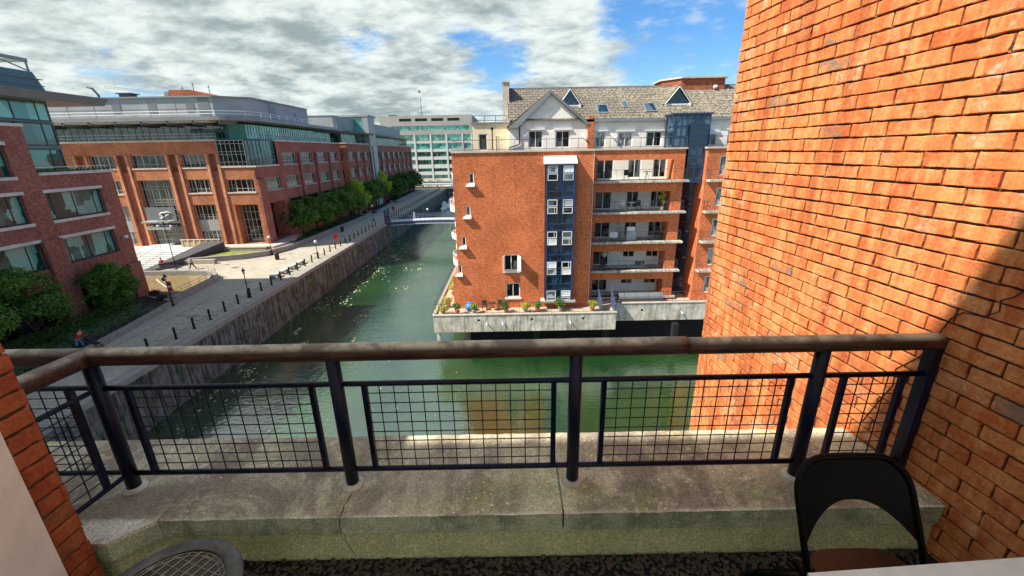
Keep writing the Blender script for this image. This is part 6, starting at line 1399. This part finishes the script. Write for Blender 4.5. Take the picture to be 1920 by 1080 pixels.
# left pier: pink plaster face and real bricks
lp = empty('brick_pier', (-2.1, 1.4, 12), 'dark red brick pier end with pinkish plastered face at the left edge of the view', 'pier')
LF = Fac((-2.0, 0, 0), (0, 1, 0), (1, 0, 0)); w = MB(); rnd = random.Random(4)
M['brick_pier_close'] = closebrick('brick_pier_close', (0.28, 0.055, 0.022), (0.36, 0.085, 0.03), (0.42, 0.12, 0.045), (0.42, 0.20, 0.12), (0.14, 0.075, 0.035))
brickface(w, LF, 1.37, 1.505, 11.6, 13.72, 12.31, 1.505-BL, rnd, gap=.010, rnd_edge=.006); 
LE = Fac((-2.0, 1.505, 0), (-1, 0, 0), (0, 1, 0)); brickface(w, LE, 0.0, .5, 11.6, 13.72, 12.31, 0, rnd, gap=.010, rnd_edge=.006)
w.build('brickwork', 'brick_pier_close', lp)
w = MB(); w.box(-2.5, -2.011, -3, 1.494, 11.0, 13.74); w.build('mortar_joints', 'mortar_close', lp)
w = MB(); w.box(-2.008, -1.985, -3, 1.372, 11.0, 13.75); w.build('plaster_face', 'plaster_pink', lp)
w = MB(); LF.box(w, 1.385, 1.49, 0.003, 0.006, 11.75, 12.24); w.build('whitewash_patch', 'whitewash', lp) if False else None
# unseen slab and left block, added and shaped to shade the balcony
w = MB(); w.box(-14, 14, -2.3, -0.25, 20.0, 20.3); w.box(-9, -2.6, -6, 1.72, 11.0, 14.5); w.box(-9, -2.6, -6, 1.55, 4, 11.0)
tag(w.build('shade_slab_and_block', 'render_white'), 'unseen slab and side block added to shade the balcony, out of view', 'building')
w = MB(); w.box(-30, 30, -14, 1.2, -6, 11.5); w.box(-9, 14, -14, -3.4, 11.6, 19.98); tag(w.build('own_body_and_bounce_wall', 'render_white'), 'unseen body of the balcony building below the ledge, with a white wall added behind to bounce light', 'building')  # rear wall added out of view, white to bounce sun onto the balcony

# railing
HRZ = 13.06
rl = empty('balcony_railing', (0, 1.88, LZ), 'dark blue steel balcony railing with wire mesh panels and a worn round brown handrail', 'railing')
def pipe(pts, r, n=16, name='handrail', m_='handrail', seed=0):
    rnd = random.Random(seed); P = []
    for i in range(len(pts)-1):
        a, b = Vector(pts[i]), Vector(pts[i+1]); k = max(2, int((b-a).length/.06))
        for j in range(k+(1 if i == len(pts)-2 else 0)): P.append(a.lerp(b, j/k))
    w = MB(); w.tube(P, [r+rnd.gauss(0, .0004) for _ in P], n); return w.build(name, m_, rl, True)
pipe([(-2.13, 1.885, HRZ), (0.86, 1.885, HRZ+.005)], 0.046, 20, seed=1)
pipe([(0.862, 1.885, HRZ+.002), (2.12, 1.885, HRZ+.002)], 0.043, 20, seed=2)
pipe([(-2.12, 1.87, HRZ), (-2.17, 1.50, HRZ), (-2.19, 1.35, HRZ)], 0.045, 20, seed=3)
pipe([(-4.4, 1.90, HRZ), (-2.14, 1.888, HRZ)], 0.044, 20, seed=4)
posts = [-2.12, -0.905, 0.315, 1.55]
for x in posts:
    w = MB(); w.lathe((x, 1.88, LZ), [(0.034, 0), (0.034, HRZ-LZ-.02)], 16); w.build('post', 'navy', rl, True)
    w = MB(); w.lathe((x, 1.88, LZ-.002), [(0.062, 0), (0.058, .012), (0.04, .02), (0.036, .022)], 14); w.build('post_collar', 'whitewash', rl, True)
w = MB(); w.box(2.085, 2.125, 1.85, 1.91, LZ, HRZ-.02); w.build('post', 'navy', rl)
TB, BB = 12.885, 12.355
w = MB()
for z in (TB, BB): w.tube([(-2.12, 1.88, z), (2.10, 1.88, z)], 0.0145, 8)
w.build('rail_bar', 'navy', rl, True)
def panel(x0, x1, rot=None):
    w = MB()
    for x in (x0, x1): w = MB(); w.box(x-.013, x+.013, 1.868, 1.892, BB+.01, TB-.01); w.build('panel_upright', 'navy', rl)
    w = MB(); n = max(3, round((x1-x0)/.0765)); 
    for k in range(1, n): x = x0+(x1-x0)*k/n; w.tube([(x, 1.879, BB), (x, 1.879, TB)], .0030, 5)
    for k in range(1, 9): z = BB+(TB-BB)*k/9; w.tube([(x0, 1.884, z), (x1, 1.884, z)], .0030, 5)
    w.build('wire_mesh', 'navy', rl)
for a, b in ((-1.975, -1.035), (-0.765, 0.205), (0.462, 1.42), (1.69, 1.99)): panel(a, b)
# return of the railing to the pier
w = MB(); p0, p1 = Vector((-2.12, 1.88, 0)), Vector((-2.175, 1.40, 0))
RF = Fac(p0, (p1-p0), ((p1-p0).y, -(p1-p0).x, 0)); L = (p1-p0).length
for z in (TB, BB): w.tube([RF.pt(0, z), RF.pt(L, z)], .0135, 8)
RF.box(w, .105, .13, -.012, .012, BB, TB); w.build('return_frame', 'navy', rl)
w = MB()
for k in range(1, 7): a = .12+.0765*k; w.tube([RF.pt(a, BB), RF.pt(a, TB)], .0030, 5)
for k in range(1, 9): z = BB+(TB-BB)*k/9; w.tube([RF.pt(.12, z), RF.pt(L, z)], .0030, 5)
w.build('return_mesh', 'navy', rl)
# the neighbouring length of railing to the left
w = MB()
for z in (TB, BB): w.tube([(-4.3, 1.89, z), (-2.14, 1.885, z)], .0135, 8)
for x in (-2.28, -3.2): w.box(x-.013, x+.013, 1.87, 1.9, BB, TB)
w.build('left_frame', 'navy', rl)
w = MB()
for k in range(12): x = -2.36-.0765*k; w.tube([(x, 1.885, BB), (x, 1.885, TB)], .0030, 5)
for k in range(1, 9): z = BB+(TB-BB)*k/9; w.tube([(-3.2, 1.887, z), (-2.28, 1.887, z)], .0030, 5)
w.build('left_mesh', 'navy', rl)

# folding chair (faces us, its back to the ledge)
fc = empty('folding_chair', (1.45, 1.25, 11.945), 'black metal folding chair with brown seat in the corner by the brick wall', 'chair')
CXc, FZ = 1.385, 11.945
topz, by = 12.775, 1.42
def arcpts(wd, z_lo, z_top, rr, y_lo, y_top):
    P = [(-wd/2, z_lo)]; 
    for a in range(0, 91, 15): P.append((-wd/2+rr-rr*math.cos(R(a)), z_top-rr+rr*math.sin(R(a))))
    for a in range(90, -1, -15): P.append((wd/2-rr+rr*math.cos(R(a)), z_top-rr+rr*math.sin(R(a))))
    P.append((wd/2, z_lo)); return [(CXc+x, y_lo+(y_top-y_lo)*(z-z_lo)/(z_top-z_lo), z) for x, z in P]
fr = arcpts(0.47, FZ, topz, 0.13, 0.98, by)
w = MB(); w.tube(fr, 0.0125, 10); w.build('front_frame', 'chair_black', fc, True)
w = MB()   # pressed steel backrest: rounded top, arched lower edge
cols_ = 24
def yb(z): return 0.98+(by-0.98)*(z-FZ)/(topz-FZ)
up, lo = [], []
for i in range(cols_+1):
    t = -1+2*i/cols_; x = CXc+t*0.228; zt = topz-.005-(0 if abs(t) < .45 else 0.125*(1-math.sqrt(max(0, 1-((abs(t)-.45)/.55)**2)))); zl = topz-.165-.135*(abs(t)**2.2)
    bow = .028*(1-t*t); up.append((x, zt, bow)); lo.append((x, zl, bow))
for i in range(cols_):
    for d in (0, .004):
        a, b, c, e = up[i], up[i+1], lo[i+1], lo[i]
        P_ = [(q[0], yb(q[1])+q[2]+d, q[1]) for q in (e, c, b, a)]; w.face(P_ if d == 0 else P_[::-1])
w.build('backrest', 'chair_black', fc, True)
w = MB(); sx = 0.20; sz = FZ+.44; out = []
for a in range(0, 360, 12):
    ca, sa = math.cos(R(a)), math.sin(R(a)); px2 = abs(ca)**.5*math.copysign(1, ca)*sx; py2 = abs(sa)**.55*math.copysign(1, sa)*.195; out.append((CXc+px2, 1.13+py2))
w.prism(out, sz-.025, sz); w.build('seat', 'seat_brown', fc)
w = MB(); w.prism([(CXc+(x-CXc)*.8, 1.13+(y-1.13)*.8) for x, y in out], sz+.0005, sz+.004); w.build('seat_pad', 'seat_brown', fc)
for s in (-1, 1):
    w = MB(); w.tube([(CXc+s*.205, 1.20, sz-.01), (CXc+s*.215, 1.38, FZ+.22), (CXc+s*.22, 1.55, FZ)], .0125, 8); w.build('rear_leg', 'chair_black', fc, True)
    w = MB(); w.tube([(CXc+s*.222, 1.20, sz-.03), (CXc+s*.235, yb(sz+.1), sz+.08)], .008, 6); w.box(CXc+s*.225-.008, CXc+s*.225+.008, 1.05, 1.3, sz-.05, sz-.025); w.build('hinge_bracket', 'chair_black', fc)
    w = MB(); w.lathe((CXc+s*.22, 1.55, FZ-.004), [(.017, 0), (.017, .03)], 8); w.build('rubber_foot', 'black_iron', fc)
for y, z in ((1.5, FZ+.09), (1.02, FZ+.08)): w = MB(); w.tube([(CXc-.222, y, z), (CXc+.222, y, z)], .009, 6); w.build('stretcher', 'chair_black', fc)

# round wire patterned patio table, bottom left
TX, TY, TZ2, TR = -1.445, 1.215, 12.30, 0.285
pt_ = empty('patio_table', (TX, TY, 11.94), 'round dark patio table with metal rim and wire pattern, half hidden at the bottom left', 'table')
w = MB(); w.lathe((TX, TY, TZ2), [(TR, -.028), (TR+.006, -.01), (TR, .004), (TR-.012, .008), (TR-.05, .006), (TR-.055, 0)], 64)
w.f = w.f[:-1]; w.m = w.m[:-1]; w.build('rim', 'table_rim', pt_, True)
w = MB(); w.lathe((TX, TY, TZ2-.006), [(TR-.05, -.004), (TR-.05, 0)], 48); w.build('glass_top', 'table_glass', pt_)
w = MB()
for ring in (.205, .22): w.tube([(TX+ring*math.cos(a), TY+ring*math.sin(a), TZ2-.002) for a in [j*math.pi/24 for j in range(49)]], .002, 4, caps=False)
for k in range(-5, 6):
    d = k*.040; hlf = math.sqrt(max(0, .225**2-d*d))
    for an in (R(65), R(-20)):
        u_ = Vector((math.cos(an), math.sin(an), 0)); v_ = Vector((-u_.y, u_.x, 0)); c_ = Vector((TX, TY, TZ2-.0025))+v_*d
        w.tube([c_-u_*hlf, c_+u_*hlf], .0021, 4)
w.build('wire_pattern', 'table_wire', pt_)
for a in (R(20), R(110), R(200), R(290)):
    w = MB(); w.tube([(TX+.24*math.cos(a), TY+.24*math.sin(a), TZ2-.03), (TX+.20*math.cos(a), TY+.20*math.sin(a), 12.1), (TX+.22*math.cos(a), TY+.22*math.sin(a), 11.95)], .012, 8); w.build('leg', 'table_rim', pt_, True)

# white table top, bottom right
wt = empty('white_table', (1.6, 0.75, 11.94), 'white table edge cut by the bottom right corner of the view', 'table')
w = MB(); w.hexa([(0.965, 1.02, 12.615), (1.0, 0.30, 12.615), (1.98, 0.36, 12.615), (1.98, 1.075, 12.615), (0.965, 1.02, 12.65), (1.0, 0.30, 12.65), (1.98, 0.36, 12.65), (1.98, 1.075, 12.65)][::1])
w.build('tabletop', 'white_top', wt)
for x, y in ((1.08, .92), (1.08, .42), (1.88, .95), (1.88, .45)): w = MB(); w.box(x-.02, x+.02, y-.02, y+.02, 11.94, 12.613); w.build('leg', 'white_top', wt)
